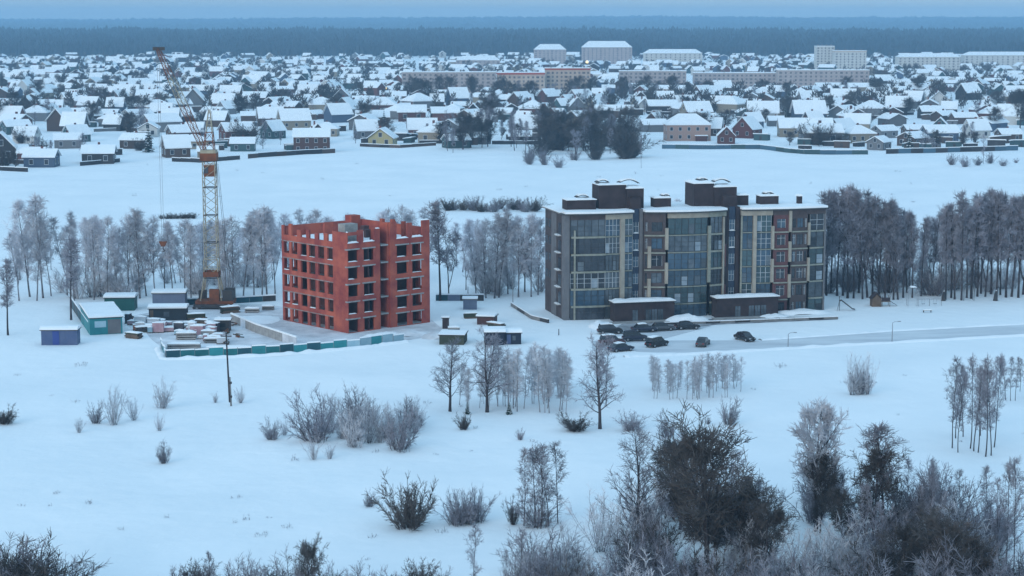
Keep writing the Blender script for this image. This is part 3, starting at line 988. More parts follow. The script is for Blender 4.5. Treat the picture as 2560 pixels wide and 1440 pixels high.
BUSHL = [make_bush(180 + i, 5, 26, 0.35, 0.022, 20, 0.3, 0.9, 0.014, TWIGL, BARKB, t0=.12) for i in range(3)]
BUSHM = [make_bush(190 + i, 4.5, 34, 0.55, 0.03, 24, 0.3, 0.9, 0.016, TWIGM, t0=.12, ring=.6) for i in range(3)]
BUSHD = [make_bush(200 + i, 4.5, 46, 0.65, 0.035, 28, 0.3, 0.9, 0.020, TWIGD, t0=.12, ring=.7) for i in range(3)]
WEED = [make_bush(210 + i, 1.0, 7, 0.6, 0.012, 5, 0.15, 0.4, 0.010, TWIGM, t0=.2, ring=.5) for i in range(4)]

def make_spruce(seed, H, Wd, tiers=11):
    rng = random.Random(seed)
    tb, cb, sb = MB(), MB(), MB()
    tb.path([(0, 0, -0.2), (0, 0, H)], [H * 0.02, 0.01], 5)
    for k in range(tiers):
        z = H * (0.08 + 0.88 * k / tiers)
        r = Wd * (1 - k / tiers) ** 0.9 * rng.uniform(0.85, 1.1)
        n = 9
        for i in range(n):
            a = 2 * math.pi * (i + rng.random() * .7) / n
            rr = r * rng.uniform(0.75, 1.15)
            tip = Vector((math.cos(a) * rr, math.sin(a) * rr, z - 0.32 * rr))
            ta = Vector((-math.sin(a), math.cos(a), 0)) * rr * 0.27
            m = Vector((math.cos(a) * rr * .55, math.sin(a) * rr * .55, z - 0.10 * rr))
            c = Vector((0, 0, z + 0.12 * H / tiers))
            cb.quad([c, m - ta, tip, m + ta])
            cb.quad([c + Vector((0, 0, -.1)), m + ta - Vector((0, 0, .2)), tip, m - ta - Vector((0, 0, .2))])
            if rng.random() < 0.45:
                up = Vector((0, 0, 0.03 * H / tiers + .02))
                sb.quad([c.lerp(tip, .3) + up, m - ta * .6 + up, c.lerp(tip, .85) + up, m + ta * .6 + up])
    return [('trunk', tb.mesh('trunk', BARK), None), ('crown', cb.mesh('crown', NEEDLE), None), ('branch_snow', sb.mesh('branch_snow', SNOW), 1)]
SPRUCE = [make_spruce(220, 6, 1.7), make_spruce(221, 6, 1.35)]

HOF = {}
for nm, lst, h in (('birch', BIRCH, 17), ('dark_birch', BIRCHD, 17), ('spread', SPREAD, 10), ('dense', DENSE, 9), ('aspen', ASPEN, 9), ('thin', THIN, 12),
                   ('bushl', BUSHL, 4.6), ('bushm', BUSHM, 4.2), ('bushd', BUSHD, 4.2), ('weed', WEED, 1.0), ('spruce', SPRUCE, 6), ('curly', CURLY, 10)):
    HOF[nm] = (lst, h)
trng = random.Random(77)

def plant(kind, px, py, ptop, name, label, cat, group=None, wide=1.0, which=None):
    lst, h = HOF[kind]
    p = G(px, py)
    H = (py - ptop) / ppm(py) / math.cos(PITCH)
    s = H / h
    w = s * wide * trng.uniform(0.9, 1.1)
    return spawn(name, lst[which if which is not None else trng.randrange(len(lst))], p, trng.uniform(0, 6.28), (w, w, s), label, cat, group)

# ------------------------------------------------------------------ tower crane
def lattice(b, p0, p1, w0, w1, n, r, mi=0, up=Vector((0, 0, 1)), rings=True):
    """four chords with zigzag bracing between p0 and p1"""
    p0, p1 = Vector(p0), Vector(p1)
    d = (p1 - p0).normalized()
    u = d.cross(up if abs(d.dot(up)) < 0.95 else Vector((0, 1, 0))).normalized()
    v = d.cross(u)
    def c(t, k):
        w = (w0 + (w1 - w0) * t) / 2
        sx, sy = ((-1, -1), (1, -1), (1, 1), (-1, 1))[k]
        return p0.lerp(p1, t) + u * (sx * w) + v * (sy * w)
    for k in range(4):
        b.bar(c(0, k), c(1, k), r, n=4, mi=mi)
    for i in range(n):
        a, e = i / n, (i + 1) / n
        for k in range(4):
            j = (k + 1) % 4
            b.bar(c(a, k), c(e, j), r * 0.55, n=3, mi=mi)
            if rings: b.bar(c(e, k), c(e, j), r * 0.6, n=3, mi=mi)
    return b

def crane():
    p = P(532, 768)
    root = thing('tower_crane', 'cream and rust tower crane with raised jib beside the red brick building', 'crane', (p.x, p.y, 0))
    # undercarriage, slewing platform, counterweights
    b = MB().box(-3.2, -3.0, 0.35, 3.2, -2.3, 0.9).box(-3.2, 2.3, 0.35, 3.2, 3.0, 0.9).box(-0.8, -2.3, 0.5, 0.8, 2.3, 0.85)
    b.build('undercarriage', METD, root)
    for sx in (-2.6, 2.6):
        for sy in (-2.65, 2.65):
            b = MB()
            for q in (-0.5, 0.5):
                b.bar((sx + q, sy - 0.2, 0.3), (sx + q, sy + 0.2, 0.3), 0.3, n=12)
            b.build('bogie', METD, root)
    MB().box(-3.0, -2.2, 0.9, 4.2, 2.2, 1.5).build('slewing_platform', RUST, root)
    for i in range(3):
        MB().box(2.2, -2.1 + i * 1.42, 1.502, 4.1, -0.75 + i * 1.42, 3.5 - 0.3 * (i % 2)).build('counterweight', METD, root)
    MB().box(-0.3, -2.1, 1.502, 1.6, -1.0, 3.7).build('winch_house', RUST, root)
    MB().box(-2.8, 0.8, 1.502, -1.4, 2.1, 3.1).build('winch_house', METD, root)
    # portal legs and mast sections
    b = MB()
    for sx, sy in ((-1, -1), (1, -1), (1, 1), (-1, 1)):
        b.bar((sx * 2.0, sy * 1.9, 1.5), (sx * 1.35, sy * 1.35, 5.8), 0.14)
        b.bar((sx * 2.0, sy * 1.9, 1.5), (sx * 1.35, -sy * 1.35, 5.8), 0.07, n=3)
        b.bar((sx * 1.35, sy * 1.35, 5.8), (-sx * 1.35, sy * 1.35, 5.8), 0.1)
        b.bar((sx * 1.35, sy * 1.35, 5.8), (sx * 1.35, -sy * 1.35, 5.8), 0.1)
    b.build('portal', CREAM, root)
    b = MB()
    w = 1.42
    for s in (-1, 1):
        b.box(-w, s * w - 0.06, 6.0, w, s * w + 0.06, 7.0)
        b.box(s * w - 0.06, -w + .07, 6.0, s * w + 0.06, w - .07, 7.0)
    b.build('mast_collar', RUST, root)
    lattice(MB(), (0, 0, 5.8), (0, 0, 9.4), 2.6, 2.6, 2, 0.13).build('mast_section', CREAM, root)
    z = 9.4
    for h in (3.1, 5.2, 5.3, 5.0):
        lattice(MB(), (0, 0, z), (0, 0, z + h), 2.35, 2.3, 3, 0.115, rings=False).build('mast_section', CREAM, root)
        b = MB()
        for s in (-1, 1):
            b.bar((-1.25, s * 1.2, z + h), (1.25, s * 1.2, z + h), 0.11)
            b.bar((s * 1.2, -1.09, z + h), (s * 1.2, 1.09, z + h), 0.11)
        b.build('mast_joint', METD, root)
        z += h
    # z ~ 28: cab, turntable head
    cab = MB().box(-0.9, -1.0, z - 2.9, 1.05, 0.9, z - 0.7).build('cab', RUST, root)
    MB().box(-0.95, -1.05, z - 2.3, -0.1, -0.98, z - 1.1).build('cab_window', GL[3], cab)
    lump('cab_snow', -0.95, 1.1, -1.05, 0.95, z - 0.7, 0.2, cab, n=3)
    MB().box(-1.6, -1.4, z + 0.1, 1.5, 1.4, z + 1.5).build('mast_head', RUST, root)
    MB().box(-1.5, -1.3, z + 1.5, 1.4, 1.3, z + 2.1).build('head_platform', CREAM, root)
    b = lattice(MB(), (0, 0, z + 2.1), (0.1, 0, z + 5.4), 1.9, 1.3, 2, 0.09)
    b.build('head_frame', RUST, root)
    lattice(MB(), (0.1, 0, z + 5.4), (0.2, 0, z + 9.6), 1.2, 0.3, 3, 0.08).build('head_tip', CREAM, root)
    # raised jib
    tip = Vector((-10.9, 9.0, z + 20.9))
    root_p = Vector((-0.6, 0.6, z + 0.9))
    q1, q2 = root_p.lerp(tip, 0.45), root_p.lerp(tip, 0.72)
    lattice(MB(), root_p, q1, 0.6, 1.15, 7, 0.075).build('jib_section', RUST, root)
    lattice(MB(), q1, q2, 1.15, 1.0, 5, 0.075).build('jib_section', CREAM, root)
    lattice(MB(), q2, tip, 1.0, 0.5, 5, 0.08).build('jib_section', RUST, root)
    MB().box(tip.x - 0.9, tip.y - 0.4, tip.z - 0.3, tip.x + 1.3, tip.y + 0.4, tip.z + 0.35).build('jib_head', METD, root)
    b = MB().bar((0.2, 0, z + 9.6), tip, 0.035, n=3)
    b.build('jib_rope', METD, root)
    MB().bar((0.6, 0.2, z + 9.4), (3.2, 0, 3.4), 0.04, n=3).build('back_rope', METD, root)
    MB().bar((1.6, 0, z - 0.5), (3.5, 0.6, 3.4), 0.04, n=3).build('back_rope', METD, root)
    hz = 10.6
    MB().bar((tip.x - 0.2, tip.y, tip.z - 0.3), (tip.x - 0.2, tip.y, hz + 1.0), 0.035, n=3).bar((tip.x + 0.2, tip.y, tip.z - 0.3), (tip.x + 0.2, tip.y, hz + 1.0), 0.035, n=3).build('hoist_rope', METG, root)
    hk = MB().ext([(-0.8, 1.0), (0.8, 1.0), (0.35, 0.0), (-0.35, 0.0)], 'y', -0.25, 0.25)
    h = hk.build('hook_block', RUST, root); h.location = (tip.x, tip.y, hz)
    hb = MB().path([(0, 0, 0.05), (0, 0, -0.5), (0.25, 0, -0.75), (0.1, 0, -1.05), (-0.2, 0, -0.95)], [.1, .1, .1, .09, .05], 6)
    o = hb.build('hook', METD, h)
    for y in (-2.65, 2.65):
        pass
crane()
for i, dy in enumerate((-2.65, 2.65)):
    p = P(532, 768)
    tag(MB().box(p.x - 9, p.y + dy - 0.08, 0.0, p.x + 9, p.y + dy + 0.08, 0.02).box(p.x - 9, p.y + dy - .04, 0.02, p.x + 9, p.y + dy + .04, 0.05).build('crane_rail', METD),
        'steel rail of the crane track on the ' + ('fence' if i == 0 else 'birch') + ' side', 'rail')

# ------------------------------------------------------------------ sheds, containers, stores of the site
def shed(name, label, px0, px1, py, depth, h, m, cat='shed', rz=0.0, roof=0.35, door=None, slope=0.0, n=6):
    a, c = P(px0, py), P(px1, py)
    w = c.x - a.x
    root = thing(name, label, cat, ((a.x + c.x) / 2, a.y, 0), rz)
    MB().ext([(0, 0), (depth, 0), (depth, h + slope), (0, h)], 'x', -w / 2, w / 2).build('wall', m, root)
    b = MB().ext([(-0.25, h + 0.005 - slope * .02), (depth + 0.2, h + slope * 1.02 + 0.005), (depth + 0.2, h + slope + 0.16), (-0.25, h + 0.15)], 'x', -w / 2 - 0.2, w / 2 + 0.2)
    r = b.build('roof', METD, root)
    b = MB()
    rr = random.Random(int(px0))
    N = n
    prof = []
    for i in range(N + 1):
        t = i / N
        prof.append((-0.27 + (depth + 0.45) * t, h + 0.155 + slope * t + roof * (0.55 if i in (0, N) else rr.uniform(0.85, 1.1))))
    b.ext([(-0.27, h + 0.152)] + [(depth + 0.18, h + slope + 0.162)] + prof[::-1], 'x', -w / 2 - 0.18, w / 2 + 0.18)
    b.build('roof_snow', SNOW, r)
    if door:
        for x0, x1, z0, z1, dm, nm in door:
            MB().box(-w / 2 + w * x0, -0.06, z0, -w / 2 + w * x1, -0.003, z1).build(nm, dm, root)
    # corner posts and seams of the sheet walls
    k = max(2, int(w / 1.8))
    for i in range(1, k):
        x = -w / 2 + w * i / k
        MB().box(x - 0.04, -0.035, 0.02, x + 0.04, -0.002, h - 0.03).build('seam', m, root)
    return root

shed('shipping_container', 'blue grey container with deep blue doors and snow on top, alone left of the site', 104, 193, 863, 2.6, 2.5, BLUEC, 'container', 0.03, 0.5, [(0.32, 0.5, 0.1, 2.4, BLUED, 'door')])
shed('long_shed', 'long teal and grey shed with a broad snow covered roof at the site corner', 226, 306, 836, 15, 2.9, TEAL, 'shed', 0.33, 0.5, [(0.55, 0.95, 0.1, 2.6, GREYW, 'door'), (0.15, 0.5, 1.3, 2.4, TEALP, 'window')], 0.2, 8)
shed('green_hut', 'dark green hut with a low snowy roof behind the long teal shed', 262, 336, 777, 4, 2.4, mat('green_sheet', (0.012, 0.09, 0.085), .6), 'hut', 0.06, 0.5)
shed('grey_hut', 'blue grey hut with snowy roof beside the crane', 382, 463, 772, 3.5, 2.9, BLUEG, 'hut', 0.05, 0.45)
shed('site_cabin', 'low dark cabin with an open dark front below the grey hut', 373, 465, 801, 3.2, 2.1, mat('dark_hut_wall', (0.03, 0.04, 0.05), .8), 'cabin', 0.05, 0.55, [(0.03, 0.12, 0.1, 1.9, WOOD, 'door'), (0.4, 0.55, 0.7, 1.6, GL[2], 'window')])
shed('guard_booth', 'small black guard booth behind the utility pole', 539, 575, 829, 2.0, 1.9, METD, 'booth', 0.05, 0.25, [(0.2, 0.7, 0.8, 1.5, GL[3], 'window')])
shed('small_box_trailer', 'small grey trailer at the fence right of the brick building', 1158, 1192, 774, 2.4, 1.9, BLUEG, 'trailer', 0.0, 0.3)
shed('dark_shed', 'dark blue timber shed with snowy roof below the car park road', 1212, 1262, 863, 3.5, 2.1, mat('navy_timber', (0.015, 0.02, 0.035), .8), 'shed', 0.05, 0.5)
shed('dark_cabin', 'dark cabin with blue door attached to the right of the dark timber shed', 1263, 1303, 861, 2.8, 1.9, mat('slate_timber', (0.02, 0.03, 0.05), .8), 'cabin', 0.05, 0.45, [(0.1, 0.35, 0.1, 1.7, BLUEC, 'door'), (0.45, 0.65, 0.7, 1.5, GL[2], 'window')])
shed('tarpaulin_store', 'dark green tarpaulin covered store right of the brick building', 1098, 1160, 862, 4.5, 1.6, TARP, 'store', -0.1, 0.12)
shed('dark_kiosk', 'narrow dark brown kiosk behind the tarpaulin store', 1106, 1122, 822, 1.4, 1.9, BROWND, 'kiosk', 0.0, 0.15)
shed('brick_kiln_shed', 'low reddish shed with a snowy roof above the dark cabin', 1192, 1235, 812, 3.0, 1.4, BRICKD, 'shed', -0.2, 0.3)

def pallet(px, py, nx, ny, nz, m, label, name='brick_pallet', size=(1.15, 1.0, 0.95), rz=0, group='brick pallets on the site', snow=0.22, cat='pallet'):
    p = P(px, py)
    root = thing(name, label, cat, (p.x, p.y, 0), rz, group)
    sx, sy, sz = size
    for i in range(3):
        MB().box(-sx / 2 + (sx - .1) * i / 2, -sy / 2, 0, -sx / 2 + (sx - .1) * i / 2 + .1, sy / 2, 0.12).build('skid', WOOD, root)
    MB().box(-sx / 2, -sy / 2, 0.12, sx / 2, sy / 2, 0.16).build('deck', WOOD, root)
    MB().box(-sx / 2 + .04, -sy / 2 + .04, 0.161, sx / 2 - .04, sy / 2 - .04, 0.16 + sz).build('load', m, root)
    if snow:
        lump('load_snow', -sx / 2, sx / 2, -sy / 2, sy / 2, 0.16 + sz, snow, root, n=3)
prng = random.Random(31)
PALB = [mat('orange_bricks', (0.30, 0.12, 0.08), .9), PINK, CONC, mat('wrapped_white', (0.55, 0.57, 0.6), .5), mat('wrapped_dark', (0.06, 0.06, 0.075), .5), TEALP]
PNAME = ['orange brick', 'pink brick', 'grey block', 'white wrapped', 'dark wrapped', 'pale blue wrapped']
for i in range(58):
    x = prng.uniform(318, 560)
    y = 806 + (x - 318) / 242 * 10 + prng.uniform(0, 44) * (0.4 + 0.6 * (x - 318) / 242)
    if 535 < x < 580 and y < 838: continue
    k = prng.choice((0, 1, 1, 2, 3, 3, 4, 5)) if not 395 < x < 440 else prng.choice((1, 1, 3))
    pallet(x, y, 1, 1, 1, PALB[k], PNAME[k] + ' pallet stack under snow in the site store', rz=prng.uniform(-.3, .3), size=(prng.uniform(.8, 2.4), prng.uniform(.8, 1.4), prng.choice((.35, .6, .9, 1.2, 1.6))), group=PNAME[k] + ' pallets in the site store')
for i in range(22):
    x = prng.uniform(300, 600); y = 795 + prng.uniform(0, 72) * (0.35 + 0.65 * (x - 300) / 300)
    p = P(x, y)
    dark = i % 3 != 0
    r = thing('scrap_pile', ('dark heap of scrap boards and steel in the site store' if dark else 'snowed over heap of boards in the site store'), 'scrap pile', (p.x, p.y, 0), prng.uniform(0, 3), 'dark scrap heaps' if dark else 'snowed scrap heaps')
    for k in range(7):
        l = prng.uniform(.6, 1.8)
        a = prng.uniform(-.5, .5)
        c = Vector((prng.gauss(0, .4), prng.gauss(0, .35), .12 + .09 * k))
        d = Vector((math.cos(a), math.sin(a), prng.uniform(-.1, .25)))
        MB().bar(c - d * l / 2, c + d * l / 2, prng.uniform(.06, .13)).build('board', prng.choice((METD, WOOD, TARP, RUST) if dark else (SNOW, SNOW, WOOD, CONC)), r)
def slabs(px0, px1, py, n, label, m=CONC):
    a, c = P(px0, py), P(px1, py)
    root = thing('slab_stack', label, 'slab stack', ((a.x + c.x) / 2, a.y, 0), 0.06)
    w = (c.x - a.x) / 2
    for k in range(n):
        z = k * 0.42
        for s in (-.8, .8):
            MB().box(s * w - 0.1, 0.1, z, s * w + 0.1, 1.2, z + 0.12).build('batten', WOOD, root)
        MB().box(-w, 0, z + 0.121, w, 1.3, z + 0.36).build('slab', m, root)
    lump('slab_snow', -w, w, 0, 1.3, (n - 1) * .42 + .36, 0.25, root)
for i, (x, y, w, h, rz, lab) in enumerate([(490, 800, 3.2, 1.0, .3, 'dark timber stack below the crane platform'), (505, 812, 2.6, .8, -.2, 'dark timber stack right of the site cabin'), (575, 782, 3.5, 1.0, .5, 'dark beam stack right of the crane platform'), (470, 815, 2.2, .7, .6, 'short dark timber stack beside the pink brick pallets'),
                                       (335, 845, 3.0, .8, -.5, 'dark scrap timber pile by the long teal shed'), (355, 830, 2.4, .9, .4, 'dark beam pile between shed and pallets'), (1180, 795, 3.0, .8, .2, 'dark timber pile near the low reddish shed'), (1240, 820, 3.4, .8, -.7, 'dark timber pile above the dark timber shed')]):
    p = P(x, y)
    r = thing('timber_stack', lab, 'timber stack', (p.x, p.y, 0), rz)
    rq = random.Random(i)
    for k in range(int(h / .25) + 1):
        for q in range(4):
            l = w * rq.uniform(.8, 1.05) / 2
            MB().box(-l, -.7 + q * .36, k * .25, l, -.4 + q * .36, k * .25 + .22).build('beam', [WOOD, METD, TARP][rq.randrange(3)], r)
    lump('stack_snow', -w / 2, w / 2, -.7, .7, (int(h / .25) + 1) * .25 - .02, .2, r, n=4, seed=i)
slabs(418, 500, 872, 2, 'stack of long concrete slabs behind the teal fence corner')
slabs(510, 562, 858, 2, 'short stack of dark slabs behind the utility pole', CONCD)
slabs(515, 625, 874, 1, 'single layer of long concrete slabs along the teal fence')
slabs(440, 490, 850, 3, 'tall stack of concrete slabs beside the pallets')
slabs(612, 648, 782, 2, 'concrete slab stack between crane and brick building')
slabs(655, 685, 776, 2, 'dark slab stack close to the brick building wall', CONCD)
slabs(1120, 1150, 830, 2, 'slab stack in front of the dark kiosk')

# low concrete wall of the crane track ramp, made of panels
def panel_line(name, label, cat, pts, h, mats, pw=2.4, cap=0.18, pn='panel', group=None, z0=-0.25, th=0.07, gap=0.04, seed=0, jit=0.0, hj=0.0, miss=0.0):
    rr = random.Random(seed)
    a = pts[0]
    root = thing(name, label, cat, (a.x, a.y, 0), 0, group)
    for i in range(len(pts) - 1):
        d = pts[i + 1] - pts[i]
        L = d.length
        n = max(1, round(L / pw))
        ang = math.atan2(d.y, d.x)
        for k in range(n):
            p = pts[i].lerp(pts[i + 1], k / n) - a
            if rr.random() < miss: continue
            zg = g(p.x + a.x, p.y + a.y)
            hh = h + rr.uniform(-hj, hj)
            o = MB().box(gap, -th / 2, z0, L / n - gap, th / 2, hh).build(pn, rr.choice(mats), root)
            o.location = (p.x, p.y, zg)
            o.rotation_euler = (0, 0, ang + rr.uniform(-jit, jit))
            if cap:
                s = MB().ext([(-th / 2 - .08, hh), (th / 2 + .08, hh), (th / 2 + .03, hh + cap), (-th / 2 - .03, hh + cap)], 'x', gap, L / n - gap).build('panel_snow', SNOW, o)
            MB().bar((0, 0, z0), (0, 0, h + 0.02), 0.05, n=6).build('post', METG, o)
    return root
panel_line('site_fence', 'teal and pale blue sheet metal fence along the front of the building site', 'fence', [P(402, 868), P(415, 897), P(700, 884), P(900, 867), P(1010, 852)], 1.35,
           [TEAL, TEAL, TEAL, TEALP, TEALD], 2.3, 0.2, seed=6, hj=0.22, jit=0.05, miss=0.03)
panel_line('side_fence', 'dark sheet metal fence along the side of the long teal shed', 'fence', [P(176, 765), P(222, 832)], 1.9, [TEALD, METD], 2.4, 0.15, seed=2)
panel_line('ramp_wall', 'low pale grey concrete wall from the crane towards the teal fence', 'wall', [P(578, 805), P(640, 832), P(742, 866)], 1.5, [CONC, TRODDEN], 2.6, 0.25, seed=7, th=0.2)
panel_line('back_fence', 'dark fence between the brick building and the white birches', 'fence', [P(1090, 752), P(1210, 752)], 1.2, [TEALD, METD, BLUEG], 2.5, 0.25, seed=8)
panel_line('back_fence', 'dark fence behind the crane below the birches', 'fence', [P(465, 762), P(590, 758), P(690, 752)], 1.1, [TEALD, METD], 2.5, 0.25, seed=9)
panel_line('low_wall', 'dark low retaining wall left of the brown apartment building', 'wall', [P(1278, 765), P(1330, 798), P(1372, 808)], 0.7, [CONCD, METD], 2.6, 0.12, seed=10, th=.25)
panel_line('terrace_kerb', 'dark terrace kerb along the front of the brown apartment building', 'kerb', [P(1655, 812), P(1800, 808), P(2095, 797)], 0.42, [CONCD, METD], 3.0, 0.1, seed=12, th=.3)
lrng = random.Random(3)
for i, (x, y, w, d, h, lab) in enumerate([(1716, 801, 8.5, 1.6, 1.3, 'long snow heap before the middle of the apartment building'), (2000, 784, 13, 1.6, 1.0, 'snow heap along the right end of the apartment building'), (1500, 818, 4, 3, 1.2, 'rounded snow heap by the left entrance of the apartment building'),
                                     (1580, 846, 7, 1.6, .7, 'low snow ridge between the two rows of parked cars'), (1935, 792, 6, 1.4, .7, 'small snow heap beside the right entrance of the apartment building'),
                                     (960, 842, 8, 1.8, 0.9, 'snow heap before the corner of the red brick building'), (1010, 838, 9, 2.0, 1.0, 'dirty snow and rubble heap at the foot of the brick building'),
                                     (640, 800, 9, 5, .5, 'flat snow heap between the ramp wall and the brick building'), (1095, 843, 6, 2.2, 1.1, 'earth and snow heap beside the tarpaulin store')]):
    p = P(x, y)
    b = MB()
    N, M = 14, 7
    for j in range(M + 1):
        for q in range(N + 1):
            u, v = q / N * 2 - 1, j / M * 2 - 1
            rr_ = u * u + v * v * .9
            z = max(0.0, 1 - rr_) ** 0.7 * h * (0.8 + 0.5 * mnoise.noise(Vector((u * 3 + i, v * 3, i))))
            b.v.append((u * w / 2, v * d, z - 0.05))
    for j in range(M):
        for q in range(N):
            a = j * (N + 1) + q
            b.f.append((a, a + 1, a + N + 2, a + N + 1)); b.m.append(0)
    o = b.build('snow_heap', TRODDEN if i in (6, 8) else SNOW)
    o.location = (p.x, p.y, 0.02)
    o.rotation_euler = (0, 0, 0.2)
    o.data.polygons.foreach_set('use_smooth', [True] * len(o.data.polygons))
    tag(o, lab, 'snow heap')
# ploughed banks on both sides of the road
def bank(px, lab, seed, h=0.45):
    pts = [P(*q) for q in px]
    b = MB()
    K = 90
    prof = [(-1.0, 0), (-.6, .7), (-.1, 1), (.5, .6), (1.0, 0)]
    for k in range(K + 1):
        t = k / K * (len(pts) - 1)
        i = min(int(t), len(pts) - 2)
        p = pts[i].lerp(pts[i + 1], t - i)
        d = (pts[i + 1] - pts[i]).normalized()
        nrm = Vector((-d.y, d.x, 0))
        hh = h * (0.75 + 0.6 * mnoise.noise(Vector((k * .35, seed, 0))))
        for s, z in prof:
            q = p + nrm * (s * 0.9)
            b.v.append((q.x, q.y, z * max(hh, .1) - 0.03))
    for k in range(K):
        for j in range(4):
            a = k * 5 + j
            b.f.append((a, a + 5, a + 6, a + 1)); b.m.append(0)
    o = b.build('snow_bank', SNOW)
    o.data.polygons.foreach_set('use_smooth', [True] * len(o.data.polygons))
    tag(o, lab, 'snow bank')
bank([(398, 872), (410, 900), (700, 887), (900, 870), (1015, 855)], 'snow drift piled against the outside of the teal site fence', 5, .55)
bank([(1560, 893), (1700, 887), (2130, 862), (2780, 827)], 'ploughed snow bank along the field side of the road', 1)
bank([(1900, 850), (2230, 827), (2780, 798)], 'ploughed snow bank along the playground side of the road', 2, .35)

# ------------------------------------------------------------------ cars
def make_car(paint, suv=False, snow=True):
    h = 1.0 if suv else 0.82
    ht = 1.75 if suv else 1.45
    L = 2.25
    rows = [(-L, .35, .62, .78), (-L + .12, .32, .78, .84), (-1.6, .3, h - .02, .88), (-1.25, .3, h, .9), (0, .3, h + .02, .9), (1.0, .3, h - .02, .9), (1.9, .32, h - .16, .86), (L - .05, .36, .66, .76), (L, .4, .58, .7)]
    b = MB()
    for x, z0, z1, w in rows:
        b.v += [(x, -w + .06, z0), (x, -w, (z0 + z1) / 2), (x, -w + .08, z1), (x, w - .08, z1), (x, w, (z0 + z1) / 2), (x, w - .06, z0)]
    for k in range(len(rows) - 1):
        for i in range(6):
            j = (i + 1) % 6
            b.f.append((k * 6 + i, k * 6 + j, k * 6 + 6 + j, k * 6 + 6 + i)); b.m.append(0)
    b.f.append(tuple(range(6))); b.m.append(0)
    n = (len(rows) - 1) * 6
    b.f.append(tuple(range(n + 5, n - 1, -1))); b.m.append(0)
    body = b.mesh('body', paint)
    c = MB()
    rx = -2.05 if suv else -1.75
    prof = [(rx, h - .02, .8), (rx + (.25 if suv else .55), ht - .08, .68), (-.2, ht, .68), (.45, ht - .06, .67), (1.15, h - .02, .8)]
    for x, z, w in prof:
        c.v += [(x, -w, z), (x, w, z)]
    for k in range(4):
        c.f.append((2 * k, 2 * k + 1, 2 * k + 3, 2 * k + 2)); c.m.append(0 if k in (0, 3) else 1)
    c.f.append((0, 2, 4, 6, 8)); c.m.append(0)
    c.f.append((9, 7, 5, 3, 1)); c.m.append(0)
    cabin = c.mesh('cabin', [GL[3], paint])
    wb = MB()
    wb.bar((0, -.11, 0), (0, .11, 0), .33, n=14)
    wheel = wb.mesh('wheel', TYRE)
    rb = MB().bar((0, -.12, 0), (0, .12, 0), .19, n=10).mesh('rim', METG)
    hb = MB().box(-.03, -.2, -.08, .03, .2, .08).mesh('headlight', HEADL)
    tb_ = MB().box(-.03, -.16, -.08, .03, .16, .08).mesh('tail_light', mat('tail_red', (.25, .02, .02), .3))
    sb = MB().ext([(rx + (.3 if suv else .6), ht - .085), (-.2, ht + .002), (.4, ht - .05), (.4, ht + .02), (-.2, ht + .1), (rx + (.35 if suv else .7), ht + .0)], 'y', -.62, .62).mesh('roof_snow', SNOW)
    return dict(body=body, cabin=cabin, wheel=wheel, rim=rb, head=hb, tail=tb_, snow=sb if snow else None, h=h)
def car(cm, px, py, rz, label):
    p = P(px, py)
    root = thing('parked_car', label, 'car', (p.x, p.y, 0.03), rz, 'cars parked before the apartment building')
    bo = link('body', cm['body'], root)
    cb = link('cabin', cm['cabin'], root)
    for x in (-1.4, 1.4):
        for y in (-.78, .78):
            w = link('wheel', cm['wheel'], root, (x, y, .33))
            link('rim', cm['rim'], w)
    for y in (-.55, .55):
        link('headlight', cm['head'], bo, (2.22, y, .62))
        link('tail_light', cm['tail'], bo, (-2.24, y, .66))
    if cm['snow']: link('roof_snow', cm['snow'], cb)
BLK = mat('black_paint', (0.012, 0.013, 0.016), .35, spec=.5)
NAV = mat('navy_paint', (0.02, 0.025, 0.045), .35, spec=.5)
GRY = mat('graphite_paint', (0.06, 0.065, 0.075), .4, spec=.5)
MAR = mat('maroon_paint', (0.06, 0.02, 0.025), .4, spec=.5)
c1, c2, c3, c4 = make_car(BLK, True), make_car(NAV), make_car(GRY, False, False), make_car(MAR, True)
c1b, c2b = make_car(BLK, False, False), make_car(NAV, True, False)
car(c1, 1642, 866, 0.75, 'black car parked alone between the dark group and the grey hatchback')
car(c3, 1757, 864, 1.25, 'graphite car parked at an angle beside the road')
car(c1b, 1862, 851, -1.05, 'small black car parked farthest along the road')
car(c2, 1552, 878, 0.5, 'navy car at the front of the dark parked group')
car(c4, 1530, 862, 0.15, 'maroon car behind the navy one in the dark parked group')
car(c2b, 1588, 852, 0.1, 'dark blue van shaped car at the back of the dark parked group')
car(c1b, 1718, 823, 0.2, 'black car close to the terrace kerb')
car(c3, 1655, 826, 0.15, 'graphite car in the row below the left entrance')
car(c2, 1610, 829, 0.15, 'navy car in the row below the left entrance')
car(c1, 1525, 834, 0.1, 'black off road car at the left end of the row below the entrance')

